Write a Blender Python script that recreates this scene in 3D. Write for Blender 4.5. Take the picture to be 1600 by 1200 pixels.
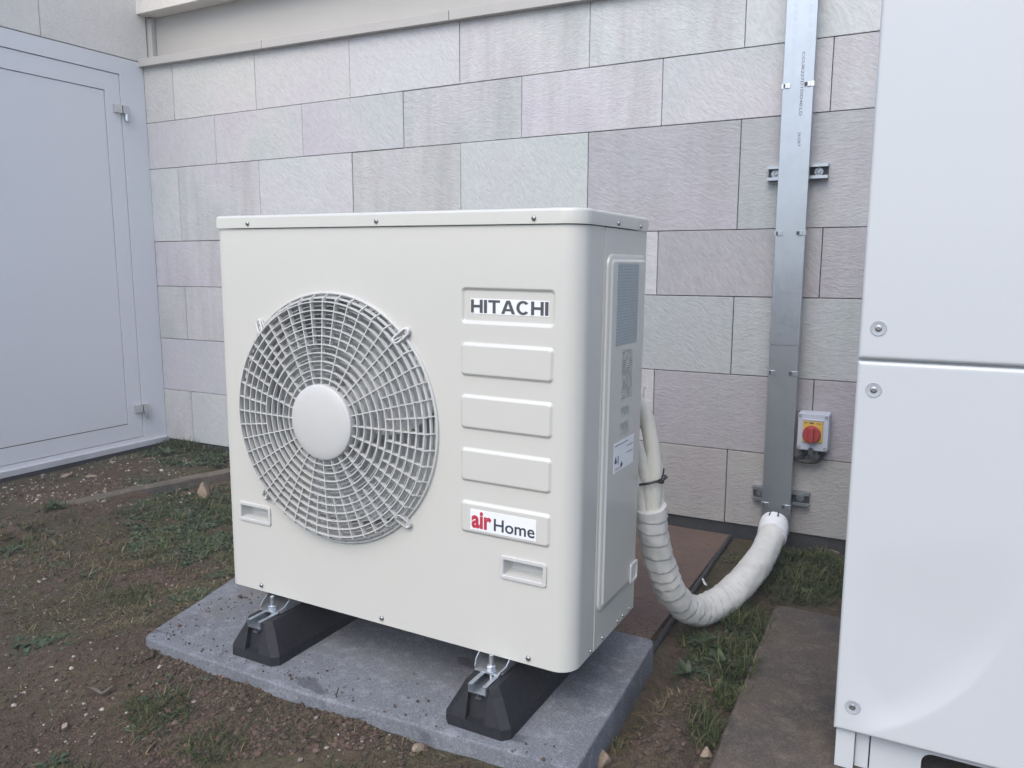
import bpy, bmesh, math, random
from mathutils import Vector, Matrix, noise
from mathutils.geometry import tessellate_polygon
R = math.radians
PI = math.pi
S = 1.2                                   # built in survey units, brought to real metres at the end
random.seed(7)
sc = bpy.context.scene
for o in list(bpy.data.objects):
    bpy.data.objects.remove(o)
COL = sc.collection

# ------------------------------------------------------------------ camera
F_PX, YAW, PITCH, ROLL = 1224.5, -0.49076, 0.14783, -0.0013
CAM = Vector((1.30481, -1.15322, 0.85918))
fw = Vector((math.sin(YAW) * math.cos(PITCH), math.cos(YAW) * math.cos(PITCH), -math.sin(PITCH)))
rt = Vector((math.cos(YAW), -math.sin(YAW), 0))
dn = fw.cross(rt)
rt2 = rt * math.cos(ROLL) + dn * math.sin(ROLL)
dn2 = dn * math.cos(ROLL) - rt * math.sin(ROLL)
cd = bpy.data.cameras.new("camera")
cam = bpy.data.objects.new("camera", cd)
COL.objects.link(cam)
m3 = Matrix((rt2, -dn2, -fw)).transposed()
cam.matrix_world = Matrix.Translation(CAM * S) @ m3.to_4x4()
cd.sensor_width = 36
cd.lens = F_PX / 1600 * 36
cd.clip_start = 0.05
cd.clip_end = 2000
sc.camera = cam
sc.render.resolution_x, sc.render.resolution_y = 1024, 768

# ------------------------------------------------------------------ sky, sun, exposure
SUN_EL, SUN_AZ = R(50), math.atan2(0.02, -1.0)      # light comes from the front left, high
world = bpy.data.worlds.new("World")
sc.world = world
world.use_nodes = True
wn = world.node_tree
wn.nodes.clear()
sky = wn.nodes.new("ShaderNodeTexSky")
sky.sky_type = 'NISHITA'
sky.sun_disc = False
sky.sun_elevation = SUN_EL
sky.sun_rotation = SUN_AZ
sky.air_density = 1.0
sky.dust_density = 2.2
sky.ozone_density = 2.0
bg = wn.nodes.new("ShaderNodeBackground")
bg.inputs[1].default_value = 0.15
wo = wn.nodes.new("ShaderNodeOutputWorld")
wn.links.new(sky.outputs[0], bg.inputs[0])
wn.links.new(bg.outputs[0], wo.inputs[0])
sd = bpy.data.lights.new("sun", 'SUN')
sd.energy = 0.95
sd.angle = R(50)
sd.color = (1.0, 0.945, 0.85)
sun = bpy.data.objects.new("sun", sd)
COL.objects.link(sun)
sdir = Vector((math.sin(SUN_AZ) * math.cos(SUN_EL), math.cos(SUN_AZ) * math.cos(SUN_EL), math.sin(SUN_EL)))
sun.rotation_euler = sdir.to_track_quat('Z', 'Y').to_euler()
sun.location = (-3, -5, 6)
vs = sc.view_settings
vs.view_transform = 'Standard'
vs.look = 'None'
vs.exposure = 0.92
vs.gamma = 1.0
sc.cycles.max_bounces = 6
sc.cycles.diffuse_bounces = 3
sc.cycles.glossy_bounces = 3
vs.use_curve_mapping = False

# ------------------------------------------------------------------ helpers
def gp(u, v, z=0.0):
    """ground point that stands at a place of the photograph (used to survey the site)"""
    d = rt2 * ((u - 800) / F_PX) + dn2 * ((v - 600) / F_PX) + fw
    t = (z - CAM.z) / d.z
    return CAM + d * t

def mat(name, col=(0.5, 0.5, 0.5), rough=0.5, metal=0.0, spec=0.5, coat=0.0):
    m = bpy.data.materials.new(name)
    m.use_nodes = True
    b = m.node_tree.nodes["Principled BSDF"]
    b.inputs["Base Color"].default_value = (*col, 1)
    b.inputs["Roughness"].default_value = rough
    b.inputs["Metallic"].default_value = metal
    b.inputs["Specular IOR Level"].default_value = spec
    b.inputs["Coat Weight"].default_value = coat
    b.inputs["Coat Roughness"].default_value = 0.08
    return m

class NT:
    def __init__(s, m):
        s.t = m.node_tree
        s.b = s.t.nodes["Principled BSDF"]
    def n(s, typ, **kw):
        x = s.t.nodes.new(typ)
        for k, v in kw.items():
            if k.startswith("i_"):
                key = k[2:]
                x.inputs[int(key) if key.isdigit() else key.replace("_", " ")].default_value = v
            else:
                setattr(x, k, v)
        return x
    def l(s, a, b):
        s.t.links.new(a, b)
    def coord(s, rnd=True):
        tc = s.n("ShaderNodeTexCoord")
        if not rnd:
            return tc.outputs["Object"]
        oi = s.n("ShaderNodeObjectInfo")
        ml = s.n("ShaderNodeMath", operation='MULTIPLY', i_1=37.0)
        s.l(oi.outputs["Random"], ml.inputs[0])
        ad = s.n("ShaderNodeVectorMath", operation='ADD')
        s.l(tc.outputs["Object"], ad.inputs[0])
        s.l(ml.outputs[0], ad.inputs[1])
        return ad.outputs[0]
    def noise(s, co, scale, detail=5, rough=0.55, stretch=None, rot=None):
        v = co
        if stretch or rot:
            mp = s.n("ShaderNodeMapping")
            if stretch: mp.inputs["Scale"].default_value = stretch
            if rot: mp.inputs["Rotation"].default_value = rot
            s.l(co, mp.inputs[0])
            v = mp.outputs[0]
        x = s.n("ShaderNodeTexNoise")
        x.inputs["Scale"].default_value = scale
        x.inputs["Detail"].default_value = detail
        x.inputs["Roughness"].default_value = rough
        s.l(v, x.inputs["Vector"])
        return x.outputs[0]
    def ramp(s, fac, *stops):
        x = s.n("ShaderNodeValToRGB")
        e = x.color_ramp.elements
        while len(e) < len(stops): e.new(0.5)
        for el, (p, c) in zip(e, stops):
            el.position = p
            el.color = (*c, 1) if len(c) == 3 else c
        s.l(fac, x.inputs[0])
        return x.outputs[0]
    def mix(s, fac, a, b, blend='MIX'):
        x = s.n("ShaderNodeMix", data_type='RGBA', blend_type=blend)
        for src, i in ((fac, 0), (a, 6), (b, 7)):
            if hasattr(src, "is_linked"): s.l(src, x.inputs[i])
            else: x.inputs[i].default_value = src if i == 0 else (*src, 1)
        return x.outputs[2]
    def bump(s, h, strength=0.4, dist=0.003):
        x = s.n("ShaderNodeBump")
        x.inputs["Strength"].default_value = strength
        x.inputs["Distance"].default_value = dist
        s.l(h, x.inputs["Height"])
        if s.b.inputs["Normal"].is_linked:
            s.l(s.b.inputs["Normal"].links[0].from_socket, x.inputs["Normal"])
        s.l(x.outputs[0], s.b.inputs["Normal"])
    def col(s, c): s.l(c, s.b.inputs["Base Color"])
    def rough(s, c): s.l(c, s.b.inputs["Roughness"])

def g3(v): return (v, v, v)

def worn(m, base, dirt, scale=6.0, amount=0.35, r0=0.25, r1=0.5, bump=0.0):
    """painted or moulded surface with faint uneven soiling and gloss"""
    t = NT(m)
    co = t.coord()
    n1 = t.noise(co, scale, 6, 0.6)
    n2 = t.noise(co, scale * 9, 4, 0.6)
    f = t.ramp(n1, (0.35, g3(0)), (0.8, g3(amount)))
    t.col(t.mix(f, base, dirt))
    t.rough(t.ramp(n2, (0.3, g3(r0)), (0.75, g3(r1))))
    if bump: t.bump(t.noise(co, scale * 30, 2, 0.5), bump, 0.001)
    return m

M = {}
M['paint'] = worn(mat('cream_paint', coat=0.6), (0.57, 0.565, 0.52), (0.535, 0.53, 0.485), 1.2, 0.12, 0.2, 0.27)
M['grille'] = mat('grille_plastic', (0.53, 0.53, 0.51), 0.38)
M['white'] = worn(mat('white_paint', coat=0.15), (0.525, 0.55, 0.565), (0.49, 0.51, 0.52), 1.5, 0.3, 0.3, 0.38)
M['black'] = mat('dark_interior', (0.50, 0.52, 0.515), 0.8)
M['fan'] = mat('fan_plastic', (0.70, 0.72, 0.72), 0.5)
M['rubber'] = worn(mat('black_rubber'), (0.007, 0.008, 0.011), (0.014, 0.014, 0.017), 12, 0.5, 0.55, 0.8, 0.25)
M['galv'] = worn(mat('galvanised_steel', metal=0.85), (0.40, 0.435, 0.47), (0.32, 0.35, 0.385), 14, 0.6, 0.28, 0.45)
M['zinc'] = mat('bright_zinc', (0.62, 0.64, 0.66), 0.3, 0.9)
M['screw'] = mat('screw_steel', (0.36, 0.36, 0.36), 0.35, 0.9)
M['tape'] = worn(mat('white_tape'), (0.60, 0.605, 0.58), (0.45, 0.44, 0.40), 22, 0.6, 0.35, 0.55)
M['insul'] = worn(mat('pipe_insulation'), (0.62, 0.61, 0.55), (0.50, 0.49, 0.43), 18, 0.5, 0.5, 0.7)
M['pvc'] = mat('white_plastic', (0.68, 0.70, 0.71), 0.4)
M['tie'] = mat('black_plastic', (0.02, 0.022, 0.025), 0.45)
M['swbox'] = mat('grey_switch_plastic', (0.40, 0.43, 0.50), 0.45)
M['yellow'] = mat('yellow_plate', (0.50, 0.33, 0.06), 0.5)
M['red'] = mat('red_knob', (0.30, 0.035, 0.035), 0.45)
M['redprint'] = mat('red_print', (0.45, 0.03, 0.06), 0.5)
M['navy'] = mat('dark_print', (0.035, 0.045, 0.065), 0.5)
M['greyprint'] = mat('grey_print', (0.07, 0.07, 0.075), 0.5)
M['cup'] = mat('cup_recess_shade', (0.36, 0.39, 0.42), 0.5)  # grey stands in for the shade inside a recessed cup
M['sticker'] = mat('white_sticker', (0.78, 0.79, 0.80), 0.45)
M['door'] = worn(mat('grey_door_paint', coat=0.1), (0.80, 0.80, 0.80), (0.75, 0.75, 0.745), 1.2, 0.5, 0.32, 0.46)
M['doorframe'] = worn(mat('grey_frame_paint'), (0.70, 0.71, 0.725), (0.66, 0.665, 0.675), 1.2, 0.5, 0.38, 0.5)
M['sill'] = worn(mat('door_sill_metal'), (0.56, 0.57, 0.60), (0.34, 0.33, 0.31), 9, 0.7, 0.4, 0.6)
M['gap'] = mat('shadow_gap', (0.06, 0.06, 0.065), 0.9)
M['plaster'] = worn(mat('beige_render'), (0.44, 0.43, 0.405), (0.39, 0.38, 0.355), 3, 0.5, 0.8, 0.95, 0.3)
M['ledge'] = worn(mat('ledge_stone'), (0.46, 0.445, 0.42), (0.40, 0.385, 0.36), 5, 0.6, 0.8, 0.95, 0.3)
M['membrane'] = worn(mat('dark_membrane'), (0.022, 0.026, 0.032), (0.07, 0.065, 0.06), 8, 0.6, 0.6, 0.9, 0.5)

def stone():
    m = mat('split_sandstone', rough=0.85, spec=0.25)
    t = NT(m)
    tc = t.n("ShaderNodeTexCoord")
    oi = t.n("ShaderNodeObjectInfo")
    ml = t.n("ShaderNodeMath", operation='MULTIPLY', i_1=53.0)
    t.l(oi.outputs["Random"], ml.inputs[0])
    ang = t.n("ShaderNodeMapRange")
    ang.inputs[3].default_value = -1.25
    ang.inputs[4].default_value = 0.25
    r2 = t.n("ShaderNodeMath", operation='FRACT')
    t.l(ml.outputs[0], r2.inputs[0])
    t.l(r2.outputs[0], ang.inputs[0])
    vr = t.n("ShaderNodeVectorRotate", rotation_type='Y_AXIS')
    t.l(tc.outputs["Object"], vr.inputs["Vector"])
    t.l(ang.outputs[0], vr.inputs["Angle"])
    zs_ = t.n("ShaderNodeMapRange")
    zs_.inputs[3].default_value = 0.75
    zs_.inputs[4].default_value = 1.35
    t.l(oi.outputs["Random"], zs_.inputs[0])
    sv = t.n("ShaderNodeVectorMath", operation='SCALE')
    t.l(vr.outputs[0], sv.inputs[0])
    t.l(zs_.outputs[0], sv.inputs["Scale"])
    ad = t.n("ShaderNodeVectorMath", operation='ADD')
    t.l(sv.outputs[0], ad.inputs[0])
    t.l(ml.outputs[0], ad.inputs[1])
    co = ad.outputs[0]
    # wavering bedding lines
    wv = t.noise(co, 5, 3, 0.5)
    wm = t.n("ShaderNodeVectorMath", operation='SCALE')
    wm.inputs["Scale"].default_value = 0.05
    wx = t.n("ShaderNodeTexNoise")
    wx.inputs["Scale"].default_value = 7
    t.l(co, wx.inputs["Vector"])
    t.l(wx.outputs["Color"], wm.inputs[0])
    a2 = t.n("ShaderNodeVectorMath", operation='ADD')
    t.l(co, a2.inputs[0]); t.l(wm.outputs[0], a2.inputs[1])
    streak = t.noise(a2.outputs[0], 13, 5, 0.68, stretch=(1.8, 1, 5.0))
    fine = t.noise(a2.outputs[0], 60, 4, 0.65, stretch=(1, 1, 2.6))
    big = t.noise(co, 2.6, 4, 0.55)
    grime = t.noise(tc.outputs["Object"], 9, 5, 0.6, stretch=(1.0, 1, 0.16))
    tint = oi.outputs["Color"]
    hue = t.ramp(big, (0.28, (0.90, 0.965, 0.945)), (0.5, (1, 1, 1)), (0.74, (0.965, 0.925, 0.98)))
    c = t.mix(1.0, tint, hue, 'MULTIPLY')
    c = t.mix(1.0, c, t.ramp(streak, (0.3, g3(0.93)), (0.65, g3(1.03))), 'MULTIPLY')
    c = t.mix(1.0, c, t.ramp(fine, (0.3, g3(0.9)), (0.6, g3(1.03))), 'MULTIPLY')
    # grime washed down some of the panels
    sel = t.n("ShaderNodeMath", operation='GREATER_THAN', i_1=0.45)
    t.l(r2.outputs[0], sel.inputs[0])
    gr = t.ramp(grime, (0.42, g3(0)), (0.68, g3(0.42)))
    gm = t.n("ShaderNodeMath", operation='MULTIPLY')
    t.l(gr, gm.inputs[0]); t.l(sel.outputs[0], gm.inputs[1])
    c = t.mix(gm.outputs[0], c, (0.29, 0.275, 0.275))
    t.col(c)
    t.bump(streak, 0.34, 0.006)
    t.bump(fine, 0.75, 0.0035)
    return m
M['stone'] = stone()

def concrete(name, base, dark, light, speck=0.5, big=4):
    m = mat(name, rough=0.9, spec=0.2)
    t = NT(m)
    co = t.coord()
    n1 = t.noise(co, big, 5, 0.65)
    n2 = t.noise(co, 260, 3, 0.75)
    n3 = t.noise(co, 28, 5, 0.7)
    c = t.mix(t.ramp(n1, (0.3, g3(0)), (0.7, g3(1))), base, dark)
    c = t.mix(t.ramp(n3, (0.5, g3(0)), (0.72, g3(0.45))), c, light)
    c = t.mix(t.ramp(n2, (0.52, g3(0)), (0.68, g3(speck))), c, light)
    c = t.mix(1.0, c, t.ramp(n2, (0.3, g3(0.72)), (0.5, g3(1))), 'MULTIPLY')
    t.col(c)
    t.bump(n2, 0.4, 0.0018)
    t.bump(n3, 0.22, 0.004)
    return m
M['slab'] = concrete('new_concrete', (0.165, 0.175, 0.195), (0.125, 0.133, 0.152), (0.35, 0.365, 0.395), 0.45)
_t = NT(M['slab']); _src = _t.b.inputs['Base Color'].links[0].from_socket; _co = _t.coord()
_n = _t.noise(_co, 7, 3, 0.5, stretch=(1, 1.8, 1)); _n2 = _t.noise(_co, 3.2, 4, 0.6)
_c = _t.mix(_t.ramp(_n2, (0.52, g3(0)), (0.68, g3(0.45))), _src, (0.13, 0.115, 0.092))
_t.col(_t.mix(_t.ramp(_n, (0.66, g3(0)), (0.69, g3(0.55))), _c, (0.045, 0.047, 0.055)))
M['pad'] = concrete('old_concrete', (0.115, 0.092, 0.073), (0.052, 0.050, 0.050), (0.20, 0.17, 0.138), 0.45)
M['kerb'] = concrete('kerb_concrete', (0.15, 0.125, 0.10), (0.07, 0.065, 0.055), (0.25, 0.22, 0.185), 0.3)
M['panel'] = concrete('wall_concrete', (0.74, 0.71, 0.66), (0.68, 0.65, 0.60), (0.80, 0.77, 0.72), 0.15)

def soil():
    m = mat('brown_soil', rough=0.95, spec=0.15)
    t = NT(m)
    co = t.coord(False)
    n1 = t.noise(co, 2.2, 5, 0.6)
    n2 = t.noise(co, 60, 6, 0.7)
    n3 = t.noise(co, 240, 3, 0.6)
    n4 = t.noise(co, 4.5, 4, 0.6)
    c = t.ramp(n1, (0.3, (0.070, 0.056, 0.041)), (0.5, (0.088, 0.064, 0.046)), (0.7, (0.110, 0.069, 0.049)))
    c = t.mix(t.ramp(n4, (0.42, g3(0)), (0.60, g3(0.75))), c, (0.062, 0.064, 0.036))
    c = t.mix(1.0, c, t.ramp(n2, (0.25, g3(0.5)), (0.7, g3(1.5))), 'MULTIPLY')
    c = t.mix(t.ramp(n3, (0.66, g3(0)), (0.76, g3(0.55))), c, (0.22, 0.18, 0.145))
    t.col(c)
    t.bump(n2, 0.8, 0.012)
    t.bump(n3, 0.6, 0.004)
    return m
M['soil'] = soil()

def island(name, stops, rough=0.7, trans=0.0, rel=None):
    m = mat(name, rough=rough, spec=0.25)
    t = NT(m)
    g = t.n("ShaderNodeNewGeometry")
    c = t.ramp(g.outputs["Random Per Island"], *stops)
    if rel:
        n = t.noise(t.coord(False), rel, 4, 0.6)
        c = t.mix(1.0, c, t.ramp(n, (0.3, g3(0.65)), (0.7, g3(1.25))), 'MULTIPLY')
    t.col(c)
    if trans:
        t.b.inputs["Subsurface Weight"].default_value = 0.0
        tr = t.n("ShaderNodeBsdfTranslucent")
        t.l(c, tr.inputs[0])
        mx = t.n("ShaderNodeMixShader")
        mx.inputs[0].default_value = trans
        out = t.t.nodes["Material Output"]
        t.l(t.b.outputs[0], mx.inputs[1]); t.l(tr.outputs[0], mx.inputs[2])
        t.l(mx.outputs[0], out.inputs[0])
    return m
M['clod'] = island('soil_clods', [(0.0, (0.055, 0.043, 0.033)), (0.5, (0.076, 0.055, 0.042)), (0.9, (0.102, 0.064, 0.048)), (1.0, (0.14, 0.11, 0.083))], 0.95, rel=70)
M['pebble'] = island('pale_pebbles', [(0.0, (0.16, 0.135, 0.11)), (0.6, (0.26, 0.23, 0.20)), (1.0, (0.46, 0.43, 0.39))], 0.85, rel=90)
M['grass'] = island('green_grass', [(0.0, (0.035, 0.055, 0.020)), (0.55, (0.060, 0.085, 0.030)), (0.85, (0.095, 0.105, 0.045)), (1.0, (0.19, 0.155, 0.085))], 0.6, 0.25)
M['dry'] = island('dry_grass', [(0.0, (0.065, 0.066, 0.03)), (0.5, (0.10, 0.09, 0.045)), (0.85, (0.16, 0.13, 0.075)), (1.0, (0.30, 0.25, 0.165))], 0.75, 0.15)
M['leaf'] = island('weed_leaves', [(0.0, (0.040, 0.066, 0.036)), (0.5, (0.062, 0.096, 0.050)), (1.0, (0.10, 0.128, 0.068))], 0.5, 0.2, rel=25)
M['rock'] = concrete('fieldstone', (0.30, 0.25, 0.19), (0.20, 0.14, 0.10), (0.44, 0.39, 0.31), 0.4)

def paver():
    m = mat('red_paving', rough=0.85, spec=0.2)
    t = NT(m)
    co = t.coord(False)
    br = t.n("ShaderNodeTexBrick")
    br.inputs["Color1"].default_value = (0.145, 0.10, 0.082, 1)
    br.inputs["Color2"].default_value = (0.165, 0.118, 0.085, 1)
    br.inputs["Mortar"].default_value = (0.05, 0.04, 0.036, 1)
    br.inputs["Scale"].default_value = 26
    br.inputs["Mortar Size"].default_value = 0.025
    br.inputs["Brick Width"].default_value = 0.6
    br.inputs["Row Height"].default_value = 0.3
    wx = t.n("ShaderNodeTexNoise"); wx.inputs["Scale"].default_value = 30
    t.l(co, wx.inputs["Vector"])
    sc_ = t.n("ShaderNodeVectorMath", operation='SCALE'); sc_.inputs["Scale"].default_value = 0.03
    t.l(wx.outputs["Color"], sc_.inputs[0])
    ad = t.n("ShaderNodeVectorMath", operation='ADD')
    t.l(co, ad.inputs[0]); t.l(sc_.outputs[0], ad.inputs[1])
    t.l(ad.outputs[0], br.inputs["Vector"])
    brk = t.noise(co, 55, 3, 0.5)
    n = t.noise(co, 5, 5, 0.6)
    c = t.mix(t.ramp(brk, (0.45, g3(0)), (0.55, g3(1))), br.outputs[0], (0.15, 0.105, 0.08))
    c = t.mix(t.ramp(n, (0.4, g3(0)), (0.7, g3(0.8))), c, (0.11, 0.078, 0.074))
    t.col(c)
    t.bump(t.noise(co, 80, 4, 0.6), 0.5, 0.004)
    return m
M['paver'] = paver()

def label_print(name, base, ink, rows, seed=0.0):
    """sticker with rows of print too fine to read"""
    m = mat(name, base, 0.45)
    t = NT(m)
    tc = t.n("ShaderNodeTexCoord")
    sp = t.n("ShaderNodeSeparateXYZ")
    t.l(tc.outputs["Object"], sp.inputs[0])
    mz = t.n("ShaderNodeMath", operation='MULTIPLY', i_1=rows)
    t.l(sp.outputs["Z"], mz.inputs[0])
    fr = t.n("ShaderNodeMath", operation='FRACT'); t.l(mz.outputs[0], fr.inputs[0])
    ln = t.n("ShaderNodeMath", operation='GREATER_THAN', i_1=0.5); t.l(fr.outputs[0], ln.inputs[0])
    ns = t.noise(tc.outputs["Object"], 120, 2, 0.5, stretch=(1, 1.2, 0.6))
    wd = t.n("ShaderNodeMath", operation='GREATER_THAN', i_1=0.47 + seed); t.l(ns, wd.inputs[0])
    ml = t.n("ShaderNodeMath", operation='MULTIPLY')
    t.l(ln.outputs[0], ml.inputs[0]); t.l(wd.outputs[0], ml.inputs[1])
    t.col(t.mix(ml.outputs[0], base, ink))
    return m
M['ratingplate'] = label_print('blue_grey_label', (0.36, 0.41, 0.42), (0.28, 0.325, 0.335), 190, -0.06)
M['smallprint'] = label_print('small_print', (0.52, 0.52, 0.49), (0.16, 0.16, 0.16), 260)

# ---- mesh helpers
def obj(name, bm, m=None, parent=None, smooth=False, loc=None):
    me = bpy.data.meshes.new(name)
    if isinstance(bm, bmesh.types.BMesh):
        bmesh.ops.recalc_face_normals(bm, faces=bm.faces[:]) if not getattr(obj, 'keep', False) else None
        bm.to_mesh(me); bm.free()
    else:
        me.from_pydata(*bm); me.update()
    o = bpy.data.objects.new(name, me)
    COL.objects.link(o)
    if m is not None: me.materials.append(M[m] if isinstance(m, str) else m)
    if smooth:
        for p in me.polygons: p.use_smooth = True
        if smooth is not True:
            me.set_sharp_from_angle(angle=R(smooth))
            wnm = o.modifiers.new('weighted_normals', 'WEIGHTED_NORMAL')   # flat faces stay flat beside their bevels
            wnm.mode = 'FACE_AREA'; wnm.weight = 100; wnm.keep_sharp = True
    if parent is not None: o.parent = parent
    if loc is not None: o.location = loc
    return o

def thing(name, label, cat, loc=(0, 0, 0), group=None, rot=(0, 0, 0)):
    o = bpy.data.objects.new(name, None)
    o.empty_display_size = 0.1
    COL.objects.link(o)
    o.location = loc; o.rotation_euler = rot
    return tag(o, label, cat, group)

def tag(o, label=None, cat=None, group=None, kind=None):
    if label: o["label"] = label
    if cat: o["category"] = cat
    if group: o["group"] = group
    if kind: o["kind"] = kind
    return o

def box(bm, x0, x1, y0, y1, z0, z1, bev=0.0, seg=2):
    r = bmesh.ops.create_cube(bm, size=1)
    for v in r['verts']:
        v.co = Vector(((x0 + x1) / 2 + v.co.x * (x1 - x0), (y0 + y1) / 2 + v.co.y * (y1 - y0), (z0 + z1) / 2 + v.co.z * (z1 - z0)))
    if bev:
        es = set()
        for v in r['verts']:
            for e in v.link_edges: es.add(e)
        bmesh.ops.bevel(bm, geom=list(es), offset=bev, segments=seg, profile=0.5, affect='EDGES')
    return bm

def bxo(name, dims, m, parent=None, bev=0.0, seg=2, smooth=40):
    bm = bmesh.new()
    box(bm, *dims, bev=bev, seg=seg)
    return obj(name, bm, m, parent, smooth if bev else False)

def tube(bm, pts, rad, n=10, cap=True, closed=False):
    """tube along points; rad number, list, or function(i, angle)"""
    pts = [Vector(p) for p in pts]
    N = len(pts)
    tang = []
    for i in range(N):
        a = pts[(i - 1) % N] if (closed or i > 0) else pts[i]
        b = pts[(i + 1) % N] if (closed or i < N - 1) else pts[i]
        tang.append((b - a).normalized())
    up = Vector((0, 0, 1)) if abs(tang[0].z) < 0.9 else Vector((1, 0, 0))
    nrm = (up - tang[0] * up.dot(tang[0])).normalized()
    rings = []
    for i in range(N):
        t = tang[i]
        nrm = (nrm - t * nrm.dot(t)).normalized()
        bi = t.cross(nrm)
        ring = []
        for k in range(n):
            a = 2 * PI * k / n
            r = rad(i, a) if callable(rad) else (rad[i] if isinstance(rad, (list, tuple)) else rad)
            ring.append(bm.verts.new(pts[i] + (nrm * math.cos(a) + bi * math.sin(a)) * r))
        rings.append(ring)
    for i in range(N if closed else N - 1):
        A, B = rings[i], rings[(i + 1) % N]
        for k in range(n):
            bm.faces.new((A[k], A[(k + 1) % n], B[(k + 1) % n], B[k]))
    if cap and not closed:
        bm.faces.new(rings[0][::-1]); bm.faces.new(rings[-1])
    return bm

def spline(pts, n):
    """Catmull-Rom through points"""
    P = [Vector(p) for p in pts]
    P = [P[0] * 2 - P[1]] + P + [P[-1] * 2 - P[-2]]
    out = []
    segs = len(P) - 3
    for i in range(n):
        u = i / (n - 1) * segs
        k = min(int(u), segs - 1); t = u - k
        a, b, c, d = P[k:k + 4]
        out.append(0.5 * ((2 * b) + (c - a) * t + (2 * a - 5 * b + 4 * c - d) * t * t + (3 * b - a - 3 * c + d) * t ** 3))
    return out

def lathe(bm, prof, n=64, axis='Y', center=(0, 0, 0), closed=False):
    c = Vector(center)
    rings = []
    for r, h in prof:
        ring = []
        for k in range(n):
            a = 2 * PI * k / n
            if axis == 'Y': v = Vector((r * math.cos(a), h, r * math.sin(a)))
            elif axis == 'Z': v = Vector((r * math.cos(a), r * math.sin(a), h))
            else: v = Vector((h, r * math.cos(a), r * math.sin(a)))
            ring.append(bm.verts.new(c + v))
        rings.append(ring)
    L = len(rings)
    for i in range(L if closed else L - 1):
        A, B = rings[i], rings[(i + 1) % L]
        for k in range(n):
            bm.faces.new((A[k], A[(k + 1) % n], B[(k + 1) % n], B[k]))
    if not closed:
        if prof[0][0] > 1e-6: bm.faces.new(rings[0])
        if prof[-1][0] > 1e-6: bm.faces.new(rings[-1][::-1])
    bmesh.ops.remove_doubles(bm, verts=bm.verts[:], dist=1e-6)
    return bm

def rrect(x0, x1, z0, z1, r, seg=5, radii=None):
    """rounded rectangle outline, counter-clockwise; radii = (bl, br, tr, tl)"""
    rr = radii or (r, r, r, r)
    out = []
    for (cx, cz, a0, q) in ((x0, z0, PI, rr[0]), (x1, z0, 1.5 * PI, rr[1]), (x1, z1, 0, rr[2]), (x0, z1, PI / 2, rr[3])):
        ox = cx + (q if cx == x0 else -q); oz = cz + (q if cz == z0 else -q)
        for k in range(seg + 1):
            a = a0 + PI / 2 * k / seg
            out.append((ox + q * math.cos(a), oz + q * math.sin(a)))
    return out

def plate(bm, outer, holes, place, t0, t1):
    """flat plate with holes; place(a, b, depth) -> point"""
    loops = [outer] + list(holes)
    tri = tessellate_polygon([[Vector((a, b, 0)) for a, b in lp] for lp in loops])
    flat = [p for lp in loops for p in lp]
    va = [bm.verts.new(place(a, b, t0)) for a, b in flat]
    vb = [bm.verts.new(place(a, b, t1)) for a, b in flat]
    for t in tri:
        bm.faces.new([va[i] for i in t]); bm.faces.new([vb[i] for i in reversed(t)])
    i0 = 0
    for lp in loops:
        n = len(lp)
        for k in range(n):
            a, b = i0 + k, i0 + (k + 1) % n
            bm.faces.new((va[a], va[b], vb[b], vb[a]))
        i0 += n
    return bm

def screw(name, p, nrm, r, parent, m='screw'):
    """pan-head cross screw"""
    bm = bmesh.new()
    lathe(bm, [(r, 0), (r, 0.25 * r), (r * 0.85, 0.55 * r), (r * 0.5, 0.7 * r), (r * 0.32, 0.72 * r), (r * 0.2, 0.3 * r), (0, 0.3 * r)], 14, 'Z')
    o = obj(name, bm, m, parent, 50)
    o.rotation_euler = Vector(nrm).to_track_quat('Z', 'Y').to_euler()
    o.location = p
    return o

# ------------------------------------------------------------------ ground
GXMIN, GXMAX, GYMIN, GYMAX = -2.3, 2.6, -1.5, 1.36
def gh(x, y):
    """height of the soil"""
    h = 0.010 * noise.noise((x * 2.1, y * 2.1, 0.3)) + 0.006 * noise.noise((x * 7, y * 7, 1.7)) + 0.004 * noise.noise((x * 19, y * 19, 4.1)) + 0.0025 * noise.noise((x * 45, y * 45, 9.1))
    # raised strip along the door
    k = min(1, max(0, (-1.27 - x - 0.13 * (y - 0.75)) / 0.03 + 0.5))
    h += 0.022 * k
    # soil heaped against the front of the slab
    if y < -0.03 and x < 0.86:
        d = max(0, abs(y + 0.13) - 0.02)
        h += (0.040 + 0.008 * noise.noise((x * 6, y * 6, 8))) * math.exp(-(d / 0.12) ** 2) * min(1, max(0, (0.95 - x) / 0.15)) * min(1, max(0, (x + 0.5) / 0.35))
    # left of the slab: soil nearly level with it
    if -0.6 < x < -0.1: h += 0.030 * math.exp(-((x + 0.24) / 0.13) ** 2) * math.exp(-((y - 0.1) / 0.35) ** 2)
    # spoil heap right of the slab
    h += 0.050 * math.exp(-((x - 0.940) / 0.050) ** 2 - ((y - 0.17) / 0.14) ** 2) * (1 + 0.5 * noise.noise((x * 22, y * 22, 2)) + 0.3 * noise.noise((x * 60, y * 60, 2)))
    # narrow trench beside the slab
    h -= 0.02 * math.exp(-((x - 0.865) / 0.02) ** 2) * (1 if 0.1 < y < 0.5 else 0)
    h -= 0.024 * math.exp(-((x - 0.995 - 0.02 * (0.5 - y)) / 0.030) ** 2) * (1 if y < 0.85 else math.exp(-((y - 0.85) / 0.05) ** 2))
    return h

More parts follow.
